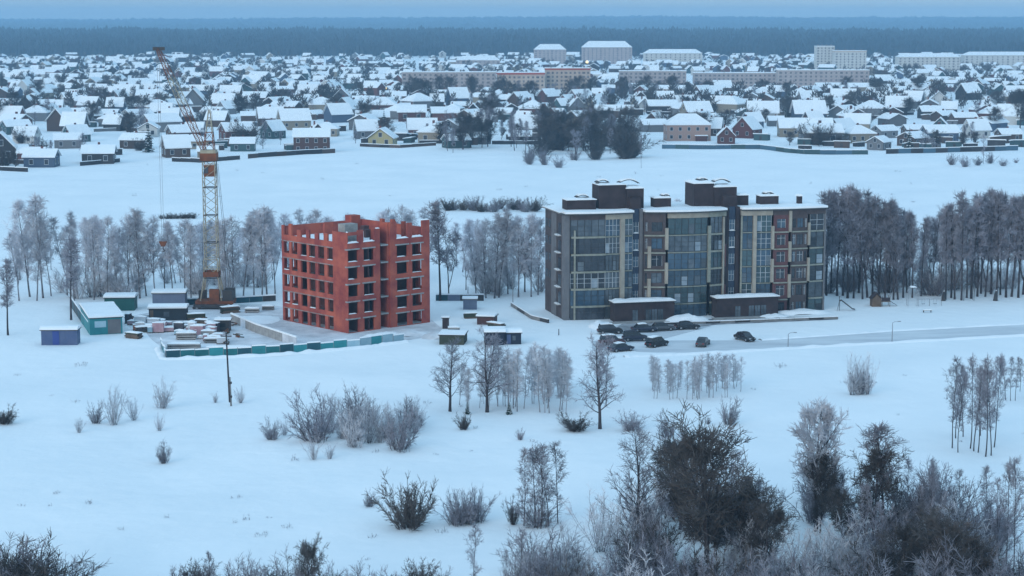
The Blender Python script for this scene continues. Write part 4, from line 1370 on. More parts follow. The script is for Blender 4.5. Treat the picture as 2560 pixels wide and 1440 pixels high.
# ------------------------------------------------------------------ playground
def playground():
    p = P(2112, 776)
    r = thing('slide', 'black playground slide and ladder at the end of the apartment building', 'slide', (p.x, p.y, 0), -0.1)
    MB().ext([(-1.0, 1.75), (-.7, 1.85), (1.4, 0.25), (1.9, 0.2), (1.9, 0.32), (1.45, 0.4), (-.65, 2.05), (-1.0, 1.95)], 'y', -.35, .35).build('chute', METD, r)
    b = MB()
    for y in (-.35, .35):
        b.bar((-1.05, y, -.1), (-1.05, y, 2.7), .05)
    b.build('post', METD, r)
    for k in range(5):
        MB().bar((-1.05, -.35, .3 + k * .33), (-1.05, .35, .3 + k * .33), .03).build('rung', METD, r)
    MB().bar((-1.5, -.3, -.1), (-1.1, -.3, 1.7), .05).build('ladder_rail', METD, r)
    p = P(2206, 767)
    r = thing('play_house', 'dark brown wooden play house with a peaked roof near the bare tree belt', 'play house', (p.x, p.y, 0), 0.05)
    MB().ext([(-2.0, 0), (-.2, 0), (-.2, 1.5), (-1.1, 2.4), (-2.0, 1.5)], 'y', 0, 1.8).build('cabin', WOOD, r)
    MB().ext([(-2.2, 1.45), (-1.1, 2.55), (0, 1.45), (0, 1.58), (-1.1, 2.75), (-2.2, 1.58)], 'y', -.15, 1.95).build('roof', BROWND, r)
    MB().box(-.198, .2, 0.9, 1.6, 1.6, 1.05).build('deck', WOOD, r)
    for x in (0.0, 1.5):
        for y in (.3, 1.5):
            MB().bar((x, y, -.1), (x, y, 2.0), .07).build('post', WOOD, r)
    MB().box(-.1, .22, 1.06, 1.5, .28, 1.75).build('rail_board', BROWND, r)
    MB().ext([(1.6, .95), (3.0, .1), (3.0, .2), (1.6, 1.07)], 'y', .5, 1.2).build('chute', METD, r)
    for i, (x, y, hp) in enumerate(((2283, 766, 48), (2422, 752, 40))):
        p = P(x, y)
        r = thing('arch_frame', ('pale climbing arch frame left of the swing' if i == 0 else 'dark curved shelter frame right of the swing'), 'climbing frame', (p.x, p.y, 0), 0)
        h = hp / ppm(y)
        m = METG if i == 0 else METD
        for yy in (0, 1.2):
            pts = [(-1.0 * math.cos(math.pi * k / 8), yy, h - 1.0 + math.sin(math.pi * k / 8)) for k in range(9)]
            MB().path([(-1.0, yy, -.1)] + pts + [(1.0, yy, -.1)], [.05] * 11, 5).build('hoop', m, r)
        for k in (2, 4, 6):
            a = (-1.0 * math.cos(math.pi * k / 8), h - 1.0 + math.sin(math.pi * k / 8))
            MB().bar((a[0], 0, a[1]), (a[0], 1.2, a[1]), .035).build('bar', m, r)
        lump('arch_snow', -.6, .6, -.05, 1.25, h + .02, .2, r, m=SNOW if i == 0 else METD, n=4)
    p = P(2308, 765)
    r = thing('swing_frame', 'low grey swing frame with three posts between the arch and the dark post', 'swing', (p.x, p.y, 0), 0.05)
    for x in (-1.2, 1.2, 3.5):
        MB().bar((x, 0, -.1), (x, 0, 1.35), .06, n=6).build('post', METG, r)
    MB().bar((-1.3, 0, 1.35), (3.6, 0, 1.35), .05, n=6).build('crossbar', METG, r)
    for x in (0, 2.3):
        s = MB().box(x - .3, -.12, .38, x + .3, .12, .44).build('seat', METD, r)
        MB().bar((x - .28, 0, .44), (x - .28, 0, 1.32), .015, n=3).bar((x + .28, 0, .44), (x + .28, 0, 1.32), .015, n=3).build('chain', METD, s)
    for i, (x, y, h, lab) in enumerate([(2358, 752, 1.9, 'dark narrow wooden post figure right of the swing'), (2488, 752, 2.0, 'dark stump like cone beneath the tree belt')]):
        p = P(x, y)
        r = thing('wooden_post', lab, 'post', (p.x, p.y, 0))
        MB().path([(0, 0, -.1), (0.05, 0, .5), (0.05, 0, 1.3), (0.12, 0, h)], [.5, .42, .3, .12], 7).build('shaft', METD, r)
        MB().path([(.12, 0, h - .02), (.12, 0, h + .12)], [.16, .05], 7).build('cap', SNOW, r)
    p = P(2318, 781)
    r = thing('bench', 'snowy low bench on the playground before the swing', 'bench', (p.x, p.y, 0), .05)
    MB().box(-.9, -.2, .38, .9, .2, .44).build('seat', WOOD, r)
    for x in (-.7, .7):
        MB().box(x - .05, -.18, 0, x + .05, .18, .379).build('leg', METD, r)
    lump('seat_snow', -.9, .9, -.2, .2, .44, .15, r, n=4)
playground()

# ------------------------------------------------------------------ poles
def lamp(px, py, top, label, group='street lamps by the road'):
    p = G(px, py)
    h = (py - top) / ppm(py) / math.cos(PITCH)
    r = thing('street_lamp', label, 'street lamp', p, 0)
    MB().path([(0, 0, -.2), (0, 0, h * .5), (0, 0, h)], [.09, .075, .05], 8).build('pole', METG, r)
    MB().path([(0, 0, h - .05), (.3, 0, h + .15), (.9, 0, h + .25)], [.045, .04, .03], 6).build('arm', METG, r)
    MB().box(.85, -.12, h + .17, 1.4, .12, h + .27).build('lamp_head', METG, r)
lamp(1970, 871, 834, 'short grey lamp post on the road by the apartment corner')
lamp(2230, 857, 806, 'grey lamp post on the road below the playground')
def utility_pole():
    p = G(575, 1013)
    h = (1013 - 826) / ppm(1013) / math.cos(PITCH)
    r = thing('utility_pole', 'dark utility pole with a concrete stub standing on the snow before the teal fence', 'utility pole', p, 0)
    MB().path([(-.02, 0, .6), (-.15, 0, 4.5), (-.33, 0, h)], [.15, .13, .10], 8).build('pole', BARK, r)
    MB().path([(.16, .05, -.4), (.10, .05, 2.0), (.04, .05, 4.2)], [.14, .13, .12], 6).build('stub', CONCD, r)
    for z in (1.4, 3.4):
        MB().bar((-.16, .0, z), (.32, .02, z), .18, n=8).build('binding', METD, r)
    MB().box(-1.1, -.06, h - .6, .45, .06, h - .45).build('crossarm', BARK, r)
    for x in (-1.0, -.33, .35):
        MB().path([(x, 0, h - .45), (x, 0, h - .25)], [.05, .03], 6).build('insulator', METG, r)
utility_pole()
for x, y, t, lab in ((1170, 752, 716, 'thin grey pole at the dark fence right of the brick building'), (1282, 760, 696, 'thin pale pole among birches left of the apartment building'), (1397, 838, 822, 'short dark post near the left corner of the apartment building')):
    p = P(x, y)
    h = (y - t) / ppm(y) / math.cos(PITCH)
    r = thing('post', lab, 'post', p)
    MB().path([(0, 0, -.2), (0, 0, h)], [.09, .07], 6).build('shaft', METG if h > 2 else METD, r)
    MB().path([(0, 0, h), (0, 0, h + .08)], [.1, .03], 6).build('cap', SNOW, r)

# ------------------------------------------------------------------ village beyond the white field
VW = {'brown': mat('village_brown', (0.085, 0.058, 0.048), .9, rnd=.25), 'grey': mat('village_grey', (0.16, 0.16, 0.165), .9, rnd=.25), 'teal': mat('village_teal', (0.045, 0.085, 0.09), .8, rnd=.25),
      'beige': mat('village_beige', (0.26, 0.22, 0.17), .9, rnd=.2), 'red': mat('village_red', (0.13, 0.055, 0.048), .9, rnd=.25), 'blue': mat('village_blue', (0.07, 0.10, 0.15), .8, rnd=.25),
      'dark': mat('village_dark', (0.04, 0.038, 0.04), .9, rnd=.25), 'white': mat('village_white', (0.50, 0.49, 0.47), .9, rnd=.15), 'yellow': mat('village_yellow', (0.44, 0.37, 0.20), .9)}
VWIN = mat('village_window', (0.03, 0.035, 0.045), .2, spec=.5)
BWIN = mat('block_window', (0.14, 0.13, 0.14), .3, spec=.4, rnd=.3)

def gable_house(L, W, hw, hr, wall, sn=0.4, chim=True, wins=2, hip=False, porch=False, attic=True, floors=1, fr=None):
    """ridge along x; origin at the middle of the footprint"""
    fr = fr or FRAME
    parts = []
    b = MB()
    if hip:
        b.box(-L / 2, -W / 2, -.5, L / 2, W / 2, hw)
    else:
        b.ext([(-W / 2, -.5), (W / 2, -.5), (W / 2, hw), (0, hw + hr), (-W / 2, hw)], 'x', -L / 2, L / 2)
    parts.append(('wall', b.mesh('wall', wall), None))
    o = 0.5
    k = hr / (W / 2)
    b = MB()
    if hip:
        e = W / 2 * 0.9
        lo = [(-L / 2 - o, -W / 2 - o, hw), (L / 2 + o, -W / 2 - o, hw), (L / 2 + o, W / 2 + o, hw), (-L / 2 - o, W / 2 + o, hw)]
        lo2 = [(x, y, z + sn) for x, y, z in lo]
        r = [(-L / 2 + e, 0, hw + hr + sn), (L / 2 - e, 0, hw + hr + sn)]
        b.v = lo + lo2 + r
        b.f = [(3, 2, 1, 0), (0, 1, 5, 4), (1, 2, 6, 5), (2, 3, 7, 6), (3, 0, 4, 7), (4, 5, 9, 8), (6, 7, 8, 9), (5, 6, 9), (7, 4, 8)]
        b.m = [0] * 9
    else:
        zl = hw - o * k
        b.ext([(-W / 2 - o, zl + .03), (0, hw + hr + .03), (W / 2 + o, zl + .03), (W / 2 + o, zl + sn), (W * .22, hw + hr - W * .22 * k + sn * 1.25), (0, hw + hr + sn), (-W * .22, hw + hr - W * .22 * k + sn * 1.25), (-W / 2 - o, zl + sn)], 'x', -L / 2 - o, L / 2 + o)
    parts.append(('snowy_roof', b.mesh('snowy_roof', SNOW), None))
    if not hip:
        for s in (-1, 1):
            b = MB()
            x = s * (L / 2 + o)
            for q in (-1, 1):
                b.quad([(x + s * .02, q * (W / 2 + o), zl - .12), (x + s * .02, 0, hw + hr - .12), (x + s * .02, 0, hw + hr + .12), (x + s * .02, q * (W / 2 + o), zl + .12)][::(1 if s * q < 0 else -1)])
            parts.append(('barge_board', b.mesh('barge_board', METD), None))
    if chim:
        parts.append(('chimney', MB().box(-.35, .5, hw + hr * .5, .35, 1.2, hw + hr + 1.1).mesh('chimney', VW['red']), None))
    wm = MB().box(-.6, -.04, -.75, .6, .04, .75).mesh('window', VWIN)
    wfm = MB().box(-.72, -.03, -.9, .72, .03, -.76).box(-.72, -.03, .76, .72, .03, .9).box(-.72, -.03, -.758, -.602, .03, .758).box(.602, -.03, -.758, .72, .03, .758).mesh('frame', fr)
    ws = []
    for f in range(floors):
        z = hw / floors * (f + .52)
        for i in range(wins):
            ws.append(((-L / 2 + L * (i + .5) / wins), -W / 2 - .03, z, 0))
        for i in range(2):
            ws.append((-L / 2 - .03, -W / 4 + W / 2 * i, z, 1))
            ws.append((L / 2 + .03, -W / 4 + W / 2 * i, z, 1))
    if attic and not hip:
        ws += [(-L / 2 - .03, 0, hw + hr * .35, 1), (L / 2 + .03, 0, hw + hr * .35, 1)]
    if porch:
        parts.append(('porch', MB().box(L * .15, -W / 2 - 2.2, -.5, L * .4, -W / 2 - .01, 2.4).mesh('porch', VW['red']), None))
        parts.append(('porch_snow', MB().box(L * .13, -W / 2 - 2.4, 2.4, L * .42, -W / 2 - .01, 2.75).mesh('porch_snow', SNOW), None))
    return parts, (wm, wfm, ws)

def put_house(h, name, label, cat, loc, rz, scale, group, windows=True):
    parts, (wm, wfm, ws) = h
    r = spawn(name, parts, loc, rz, scale, label, cat, group)
    if windows:
        for x, y, z, t in ws:
            w = link('window', wm, r, (x, y, z), math.pi / 2 if t else 0)
            link('frame', wfm, w)
    return r

HOUSES = {}
def hproto(key, *a, **k):
    HOUSES[key] = gable_house(*a, **k)
styles = []
for wn_, desc in (('brown', 'brown timber'), ('grey', 'grey'), ('teal', 'teal'), ('beige', 'beige'), ('red', 'dark red'), ('blue', 'blue'), ('dark', 'blackened timber'), ('white', 'whitewashed')):
    hproto((wn_, 'low'), 10, 8, 3.5, 2.1, VW[wn_])
    hproto((wn_, 'steep'), 9, 8, 3.8, 4.0, VW[wn_])
    styles += [((wn_, 'low'), desc + ' house with low snowy gable roof'), ((wn_, 'steep'), desc + ' house with steep snowy gable roof')]
for wn_, desc in (('grey', 'grey'), ('beige', 'beige'), ('red', 'dark red')):
    hproto((wn_, 'hip'), 11, 10, 3.8, 3.0, VW[wn_], hip=True, wins=3)
    styles.append(((wn_, 'hip'), desc + ' house with snowy hipped roof'))

placed = []
def front(px, py, key, rz, sx, label, name='village_house', sz=None):
    p = G(px, py)
    placed.append((p.x, p.y, (14 if key in ('pinkbig', 'longbeige', 'bigbrown') else 9) * sx))
    sz = sz or sx
    put_house(HOUSES[key], name, label, 'house', p, rz, (sx, sx, sz), 'houses along the village edge')
hproto('yellow', 9.5, 9, 3.0, 3.2, VW['yellow'], wins=2)
hproto('pinkbig', 20, 13, 7.2, 4.6, mat('village_pink', (0.36, 0.24, 0.20), .9), hip=True, wins=5, floors=2, porch=True)
hproto('longbeige', 25, 11, 4.4, 4.0, VW['beige'], wins=5)
hproto('bigbrown', 15, 11, 6.8, 3.0, mat('village_redbrown', (0.09, 0.05, 0.045), .9), wins=4, floors=2)
hproto('whitebig', 15, 11, 5.0, 5.2, VW['beige'], wins=3)
hproto('redgable', 11, 10, 4.5, 5.2, mat('village_maroon', (0.12, 0.04, 0.035), .9), wins=2)
front(608, 377, ('teal', 'low'), 0.05, 1.0, 'small green walled hut with flat looking snowy roof right of the crane mast')
front(780, 378, 'bigbrown', 0.08, 1.0, 'big dark red brown timber house at the village edge')
front(957, 364, 'yellow', 1.45, 1.2, 'pale yellow house with its gable towards the white field')
front(915, 345, ('grey', 'steep'), 0.3, 1.1, 'grey house with snowy roof right behind the yellow house')
front(1717, 352, 'pinkbig', 0.05, 1.0, 'large pinkish two storey house with snowy hipped roof and red porch')
front(1868, 346, 'redgable', 1.0, 1.0, 'dark maroon house with its steep gable seen side on')
front(1815, 360, ('red', 'steep'), 1.5, .95, 'small dark red house with a dark gable beside the maroon house')
front(2012, 343, 'longbeige', -0.03, 1.0, 'long beige house with a broad snowy roof at the right village edge')
front(2145, 355, ('beige', 'hip'), 0.2, 1.1, 'low beige house with snowy hipped roof right of the long beige house')
front(105, 414, ('blue', 'low'), 0.0, 1.15, 'long pale blue walled house at the left village edge')
front(248, 405, ('dark', 'low'), 0.1, 1.2, 'blackened low house under a wide white roof at the left village edge')
front(440, 392, ('brown', 'steep'), 0.4, 1.1, 'brown steep roofed house left of the crane mast')
front(520, 394, ('beige', 'low'), 0.1, .8, 'small beige house right behind the crane mast')
front(735, 325, 'whitebig', 0.35, 1.0, 'big beige house with a tall white roof behind the red brown timber house')
front(1740, 300, 'whitebig', 0.3, 1.0, 'big beige house with a tall white roof behind the pinkish house')
front(1030, 302, ('red', 'low'), 0.05, 1.5, 'long dark red house with white roof behind the yellow house')
front(395, 262, ('beige', 'hip'), 0.1, 1.5, 'wide beige house with a pointed snowy hipped roof left of the crane')
front(1385, 300, ('red', 'low'), -0.3, 1.1, 'dark red house with white roof at the left of the brown tree clump')
front(2210, 345, ('grey', 'low'), 0.5, 1.0, 'grey house with white roof near the right end of the blue fence')
front(2350, 330, ('teal', 'steep'), 1.3, .9, 'teal steep gabled house at the right village edge')
front(2440, 345, ('white', 'steep'), 0.3, 1.1, 'whitewashed steep roofed house at the far right village edge')
front(2520, 352, ('brown', 'low'), 0.2, 1.0, 'brown house beside the last trees of the right village edge')
front(40, 335, ('teal', 'low'), 0.6, 1.2, 'teal house behind the pale blue walled house')
front(170, 370, ('grey', 'low'), 0.2, 1.1, 'grey low house between the pale blue house and the blackened house')
front(340, 372, ('brown', 'low'), -0.2, 1.1, 'brown low house right of the blackened low house')
front(1140, 372, ('teal', 'low'), 0.4, 1.0, 'teal low house among the trees right of the yellow house')
front(1300, 358, ('dark', 'low'), 0.0, 1.0, 'blackened low house among the trees left of the brown tree clump')
front(1880, 320, ('blue', 'steep'), 0.5, 1.0, 'blue grey steep roofed house behind the maroon house')

vr = random.Random(8)
cands = []
y = 690.0
while y < 2850:
    half = y * 0.30 + 20
    x = -half
    while x < half:
        cands.append((x + vr.uniform(-5, 5), y + vr.uniform(-13, 13)))
        x += vr.uniform(17, 36) * (1.5 if vr.random() < .2 else 1) * (1 + .3 * sm(1400, 2600, y))
    y += vr.uniform(32, 52) * (1 + .5 * sm(1300, 2400, y))
edge_px = [(-300, 425), (0, 425), (120, 418), (300, 405), (440, 400), (620, 385), (835, 378), (1000, 365), (1130, 372), (1340, 362), (1400, 335), (1620, 345), (1660, 365), (1900, 370), (2010, 382), (2300, 380), (2560, 375), (2900, 375)]
def edge_row(px):
    for (a, b), (c, d) in zip(edge_px, edge_px[1:]):
        if a <= px <= c: return b + (d - b) * (px - a) / (c - a)
    return 400
def pix(x, y, z=0):
    dz = z - CAM_H
    f = y * cp - dz * sp
    return 1280 + F_PX * x / f, 720 - F_PX * (y * sp + dz * cp) / f
# blocks of flats keep their ground free
free = [(1000, 1500, 205, 245), (1545, 2180, 190, 232)]
houses = []
for x, y in cands:
    px, py = pix(x, y)
    if py > edge_row(px) - 6: continue
    if any(a < px < c and b < py < d for a, c, b, d in free): continue
    if px > 1380 and px < 1570 and py > 330: continue
    if any(abs(x - a) < r * 0.9 + 5 and abs(y - b) < r + 4 for a, b, r in placed): continue
    if any(abs(x - a) < r * 1.1 + 7 and b - 42 < y < b for a, b, r in placed): continue
    if y > 2300 and vr.random() < .35: continue
    houses.append((x, y))
houses.sort(key=lambda q: q[1])
NIND = 265
indiv = houses[:NIND]
for x, y in indiv:
    key, desc = vr.choice(styles)
    if vr.random() < .35: key, desc = vr.choice([q for q in styles if q[0][0] in ('dark', 'brown', 'grey')])
    s = vr.uniform(.85, 1.5)
    rz = vr.choice((0, 0, math.pi / 2, math.pi / 4)) + vr.gauss(0, .22)
    put_house(HOUSES[key], 'village_house', desc + ' in the village beyond the white field', 'house', (x, y, g(x, y)), rz, (s * vr.uniform(.9, 1.25), s, s * vr.uniform(.9, 1.1)), desc + ' houses', y < 900)
# the far houses, too many and too small to pick apart
def far_houses(lst):
    b = MB()
    mats = [SNOW] + [VW[k] for k in ('brown', 'grey', 'teal', 'beige', 'red', 'blue', 'dark', 'white')]
    for x, y in lst:
        L, W, hw, hr = vr.uniform(9, 20), vr.uniform(7, 12), vr.uniform(3.4, 6.5), vr.uniform(1.6, 4)
        a = vr.choice((0, math.pi / 2)) + vr.gauss(0, .3)
        ca, sa = math.cos(a), math.sin(a)
        z0 = g(x, y)
        mi = vr.randrange(1, 9)
        T = lambda u, v, z: (x + u * ca - v * sa, y + u * sa + v * ca, z0 + z)
        n = len(b.v)
        for u in (-L / 2, L / 2):
            b.v += [T(u, -W / 2, -.5), T(u, W / 2, -.5), T(u, W / 2, hw), T(u, 0, hw + hr), T(u, -W / 2, hw)]
        b.f += [(n, n + 4, n + 3, n + 2, n + 1), (n + 5, n + 6, n + 7, n + 8, n + 9), (n, n + 5, n + 9, n + 4), (n + 1, n + 2, n + 7, n + 6)]
        b.m += [mi] * 4
        k = hr / (W / 2)
        n = len(b.v)
        o = .5
        for u in (-L / 2 - o, L / 2 + o):
            b.v += [T(u, -W / 2 - o, hw - o * k + .05), T(u, 0, hw + hr + .05), T(u, W / 2 + o, hw - o * k + .05), T(u, W / 2 + o, hw - o * k + .5), T(u, 0, hw + hr + .5), T(u, -W / 2 - o, hw - o * k + .5)]
        for i in range(6):
            j = (i + 1) % 6
            b.f.append((n + i, n + 6 + i, n + 6 + j, n + j)); b.m.append(0)
        b.f += [(n, n + 1, n + 4, n + 5), (n + 1, n + 2, n + 3, n + 4), (n + 6, n + 11, n + 10, n + 7), (n + 7, n + 10, n + 9, n + 8)]
        b.m += [0] * 4
    o = b.build('far_houses', mats)
    tag(o, 'mass of far snow roofed houses spreading towards the forest', 'houses', kind='stuff')
far_houses(houses[NIND:])

# sheds and fences between the houses
SHED = {}
for wn_ in ('dark', 'brown', 'grey', 'teal'):
    SHED[wn_] = [('wall', MB().ext([(-2, -.4), (2, -.4), (2, 2.1), (-2, 2.6)], 'x', -3, 3).mesh('wall', VW[wn_]), None),
                 ('snowy_roof', MB().ext([(-2.3, 2.66), (2.3, 2.09), (2.3, 2.45), (0, 2.85), (-2.3, 3.0)], 'x', -3.3, 3.3).mesh('snowy_roof', SNOW), None),
                 ('door', MB().box(-.5, -2.05, 0, .5, -2.0, 1.9).mesh('door', METD), 0)]
for i in range(95):
    x, y = vr.choice(houses[:230])
    x += vr.uniform(-12, 12); y += vr.uniform(-14, -7)
    if any(abs(x - a) < r + 4 and b - 30 < y < b + r for a, b, r in placed): continue
    px, py = pix(x, y)
    if py > edge_row(px) - 2: continue
    k = vr.choice(('dark', 'brown', 'grey', 'teal'))
    nm = {'dark': 'blackened', 'brown': 'brown', 'grey': 'grey', 'teal': 'teal'}[k]
    s = vr.uniform(.8, 1.3)
    spawn('garden_shed', SHED[k], (x, y, g(x, y)), vr.gauss(0, .3), (s, s, s), nm + ' garden shed with lean-to snowy roof among the village houses', 'shed', nm + ' garden sheds in the village')
for i in range(46):
    px = vr.uniform(0, 1340) if i % 3 else vr.uniform(1900, 2560)
    py = edge_row(px) - vr.uniform(3, 22)
    p = G(px, py)
    if any(abs(p.x - a) < r * .7 + 3 and abs(p.y - c) < r * .8 for a, c, r in placed): continue
    k = vr.choice(('dark', 'brown', 'grey', 'teal', 'dark'))
    nm = {'dark': 'blackened', 'brown': 'brown', 'grey': 'grey', 'teal': 'teal'}[k]
    s = vr.uniform(.7, 1.3)
    spawn('edge_shed', SHED[k], p, vr.gauss(0, .5), (s, s, s), nm + ' lean-to shed along the village edge', 'shed', nm + ' sheds along the village edge')
FBL = mat('fence_blue', (0.06, 0.12, 0.17), .7, rnd=.2)
def vfence(pts, h, mats, label, seed, pw=6.0, name='village_fence', cap=.25, group=None):
    panel_line(name, label, 'fence', [P(*q) for q in pts], h, mats, pw, cap, seed=seed, z0=-.6, th=.12, gap=0.02, group=group)
vfence([(1655, 372), (1790, 374), (1900, 373), (1960, 380), (2010, 386), (2170, 386)], 1.8, [FBL, FBL, VW['teal']], 'long blue green fence along the right village edge', 1)
vfence([(2215, 384), (2400, 381), (2545, 378)], 2.0, [VW['dark'], FBL], 'dark blue fence along the far right village edge', 2)
vfence([(620, 398), (740, 388), (838, 382)], 1.8, [VW['dark'], VW['brown']], 'dark fence before the big red brown timber house', 3)
vfence([(430, 402), (500, 407), (600, 400)], 1.6, [VW['dark']], 'dark fence behind the crane mast at the village edge', 4)
vfence([(-60, 424), (70, 429)], 1.4, [VW['dark']], 'dark fence at the left end of the village', 5)
vfence([(900, 366), (1000, 371), (1090, 366)], 1.3, [VW['dark'], VW['brown']], 'dark fence around the pale yellow house', 6)
vfence([(200, 412), (300, 403)], 1.5, [VW['dark']], 'dark fence before the blackened low house', 7)
vfence([(1230, 362), (1345, 360)], 1.5, [VW['dark'], VW['grey']], 'dark fence below the trees right of the yellow house', 8)
for i in range(34):
    x, y = vr.choice(houses[:170])
    y -= 11
    px, py = pix(x, y)
    if py > edge_row(px) - 4: continue
    vfence([(px - 40, py), (px + vr.uniform(20, 70), py + vr.uniform(-3, 3))], 1.5, [VW[vr.choice(('dark', 'brown', 'grey', 'teal'))]], 'garden fence with snow cap between village houses', 20 + i, 8.0, 'garden_fence', group='garden fences in the village')

# village trees
GT = {'dense': 'dark round crowned garden tree', 'bushd': 'dark many stemmed garden bush', 'dark_birch': 'tall narrow bare garden tree', 'spread': 'bare spreading garden tree'}
def vtree(kind, px, py, h, name, label, cat, group, wide=1.0):
    plant(kind, px, py, py - h * ppm(py), name, label, cat, group, wide)
for i in range(200):
    x, y = vr.choice(houses[:330])
    x += vr.uniform(-14, 14); y += vr.uniform(-16, 10)
    px, py = pix(x, y)
    if py > edge_row(px) or py < 175: continue
    if any(abs(x - a) < r and b - 40 < y < b + r for a, b, r in placed): continue
    k = vr.choice(('dense', 'dense', 'bushd', 'dark_birch', 'spread'))
    vtree(k, px, py, vr.uniform(6, 11.5), 'garden_tree', GT[k] + ' among the village houses', 'tree', GT[k].replace('bush', 'bushe') + 's in the village', 1.25)
for i in range(16):
    x, y = vr.choice(houses[:400])
    px, py = pix(x + 11, y - 9)
    if py > edge_row(px): continue
    vtree('spruce', px, py, vr.uniform(7, 12), 'garden_spruce', 'dark spruce standing among the village houses', 'tree', 'spruces in the village', 1.0)
for a in [(372, 382, 13), (210, 335, 12), (1970, 262, 11), (735, 300, 9)]:
    vtree('spruce', *a, 'garden_spruce', 'tall dark spruce rising between village roofs', 'tree', 'tall spruces in the village')
for i in range(52):
    x = vr.uniform(1345, 1572); y = vr.uniform(345, 408) - abs(x - 1470) * .12
    k = vr.choice(('dense', 'bushd', 'dark_birch'))
    d = {'dense': 'round crowned tree', 'bushd': 'many stemmed bush', 'dark_birch': 'tall narrow tree'}[k]
    vtree(k, x, y, vr.uniform(8, 15), 'clump_tree', 'brown bare ' + d + ' in the dark clump at the village edge', 'tree', d.replace('bush', 'bushe') + 's in the dark clump', 1.1)
for i in range(20):
    x = vr.uniform(1110, 1345); y = vr.uniform(345, 388)
    vtree(vr.choice(('dark_birch', 'dense', 'dark_birch')), x, y, vr.uniform(8, 15), 'edge_tree', 'bare tree in the loose row right of the pale yellow house', 'tree', 'loose tree row at the village edge', 1.0)
for i in range(10):
    vtree('bushm', vr.uniform(1300, 1460), vr.uniform(395, 418), vr.uniform(3, 6), 'frosted_shrub', 'frosted shrub below the dark tree clump', 'shrub', 'frosted shrubs below the clump', 1.1)
vtree('thin', 1603, 420, 12, 'leaning_tree', 'slim dark tree standing alone in the white field right of the clump', 'tree', None, .6)
vtree('thin', 2458, 412, 11, 'lone_tree', 'slim dark tree alone before the far right village fence', 'tree', None, .9)
for i in range(6):
    vtree('bushm', 2380 + i * 32, vr.uniform(405, 420), vr.uniform(2, 5), 'field_shrub', 'shrub on the white field before the far right fence', 'shrub', 'shrubs before the far right fence', 1.2)
for a in [(1060, 268, 14), (1215, 330, 15), (1330, 235, 13), (1250, 240, 14), (1180, 240, 13), (1100, 240, 13), (1030, 235, 12), (1400, 235, 12), (1440, 232, 11), (2290, 240, 13), (2340, 262, 14), (2200, 255, 12), (2550, 320, 17), (2535, 300, 15), (2130, 290, 10), (1560, 240, 13), (1620, 236, 13), (1680, 234, 12)]:
    vtree('dense', *a, 'big_village_tree', 'large dark bare tree between the village and the blocks of flats', 'tree', 'large trees by the blocks', 1.0)
for i in range(30):
    x = vr.uniform(1000, 1500) if i % 2 else vr.uniform(1545, 2190)
    vtree(vr.choice(('dense', 'dark_birch', 'dense')), x, vr.uniform(238, 252), vr.uniform(9, 14), 'block_tree', 'bare tree in front of the blocks of flats', 'tree', 'trees before the blocks', 1.2)
for i in range(30):
    x = vr.uniform(0, 1340) if i % 2 else vr.uniform(1640, 2560)
    q = G(x, edge_row(x) - 12)
    if any(abs(q.x - a) < r and b - 45 < q.y < b + r for a, b, r in placed): continue
    k = vr.choice(('dense', 'bushd', 'spread', 'dark_birch'))
    vtree(k, x, edge_row(x) - vr.uniform(2, 26), vr.uniform(4, 9), 'edge_garden_tree', GT[k] + ' along the village edge', 'tree', GT[k].replace('bush', 'bushe') + 's along the village edge', 1.2)
# far trees in one mass
def far_trees():
    base = MB()
    rr = random.Random(5)
    for i in range(50):
        a, r, z = rr.uniform(0, 6.28), rr.uniform(0, 1) ** .5 * 3, rr.uniform(2, 9)
        p = Vector((math.cos(a) * r * (1 - z / 14), math.sin(a) * r * (1 - z / 14), z))
        base.bar(p, p + Vector((math.cos(a) * .8, math.sin(a) * .8, rr.uniform(.4, 1.8))), .34, .12, 3, caps=False)
    base.bar((0, 0, -.4), (0, 0, 7), .25, .1, 4, caps=False)
    bv, bf = np.array(base.v), base.f
    big = MB()
    for i in range(3000):
        x, y = vr.choice(houses[120:])
        x += vr.uniform(-22, 22); y += vr.uniform(-26, 12)
        if y < 950: continue
        px, py = pix(x, y)
        s = vr.uniform(.55, 1.15)
        n = len(big.v)
        big.v += [tuple(q) for q in (bv * s + np.array([x, y, g(x, y)]))]
        big.f += [tuple(k + n for k in f) for f in bf]
    big.m = [0] * len(big.f)
    tag(big.build('far_trees', TWIGD), 'far bare trees scattered through the distant village', 'trees', kind='stuff')
far_trees()

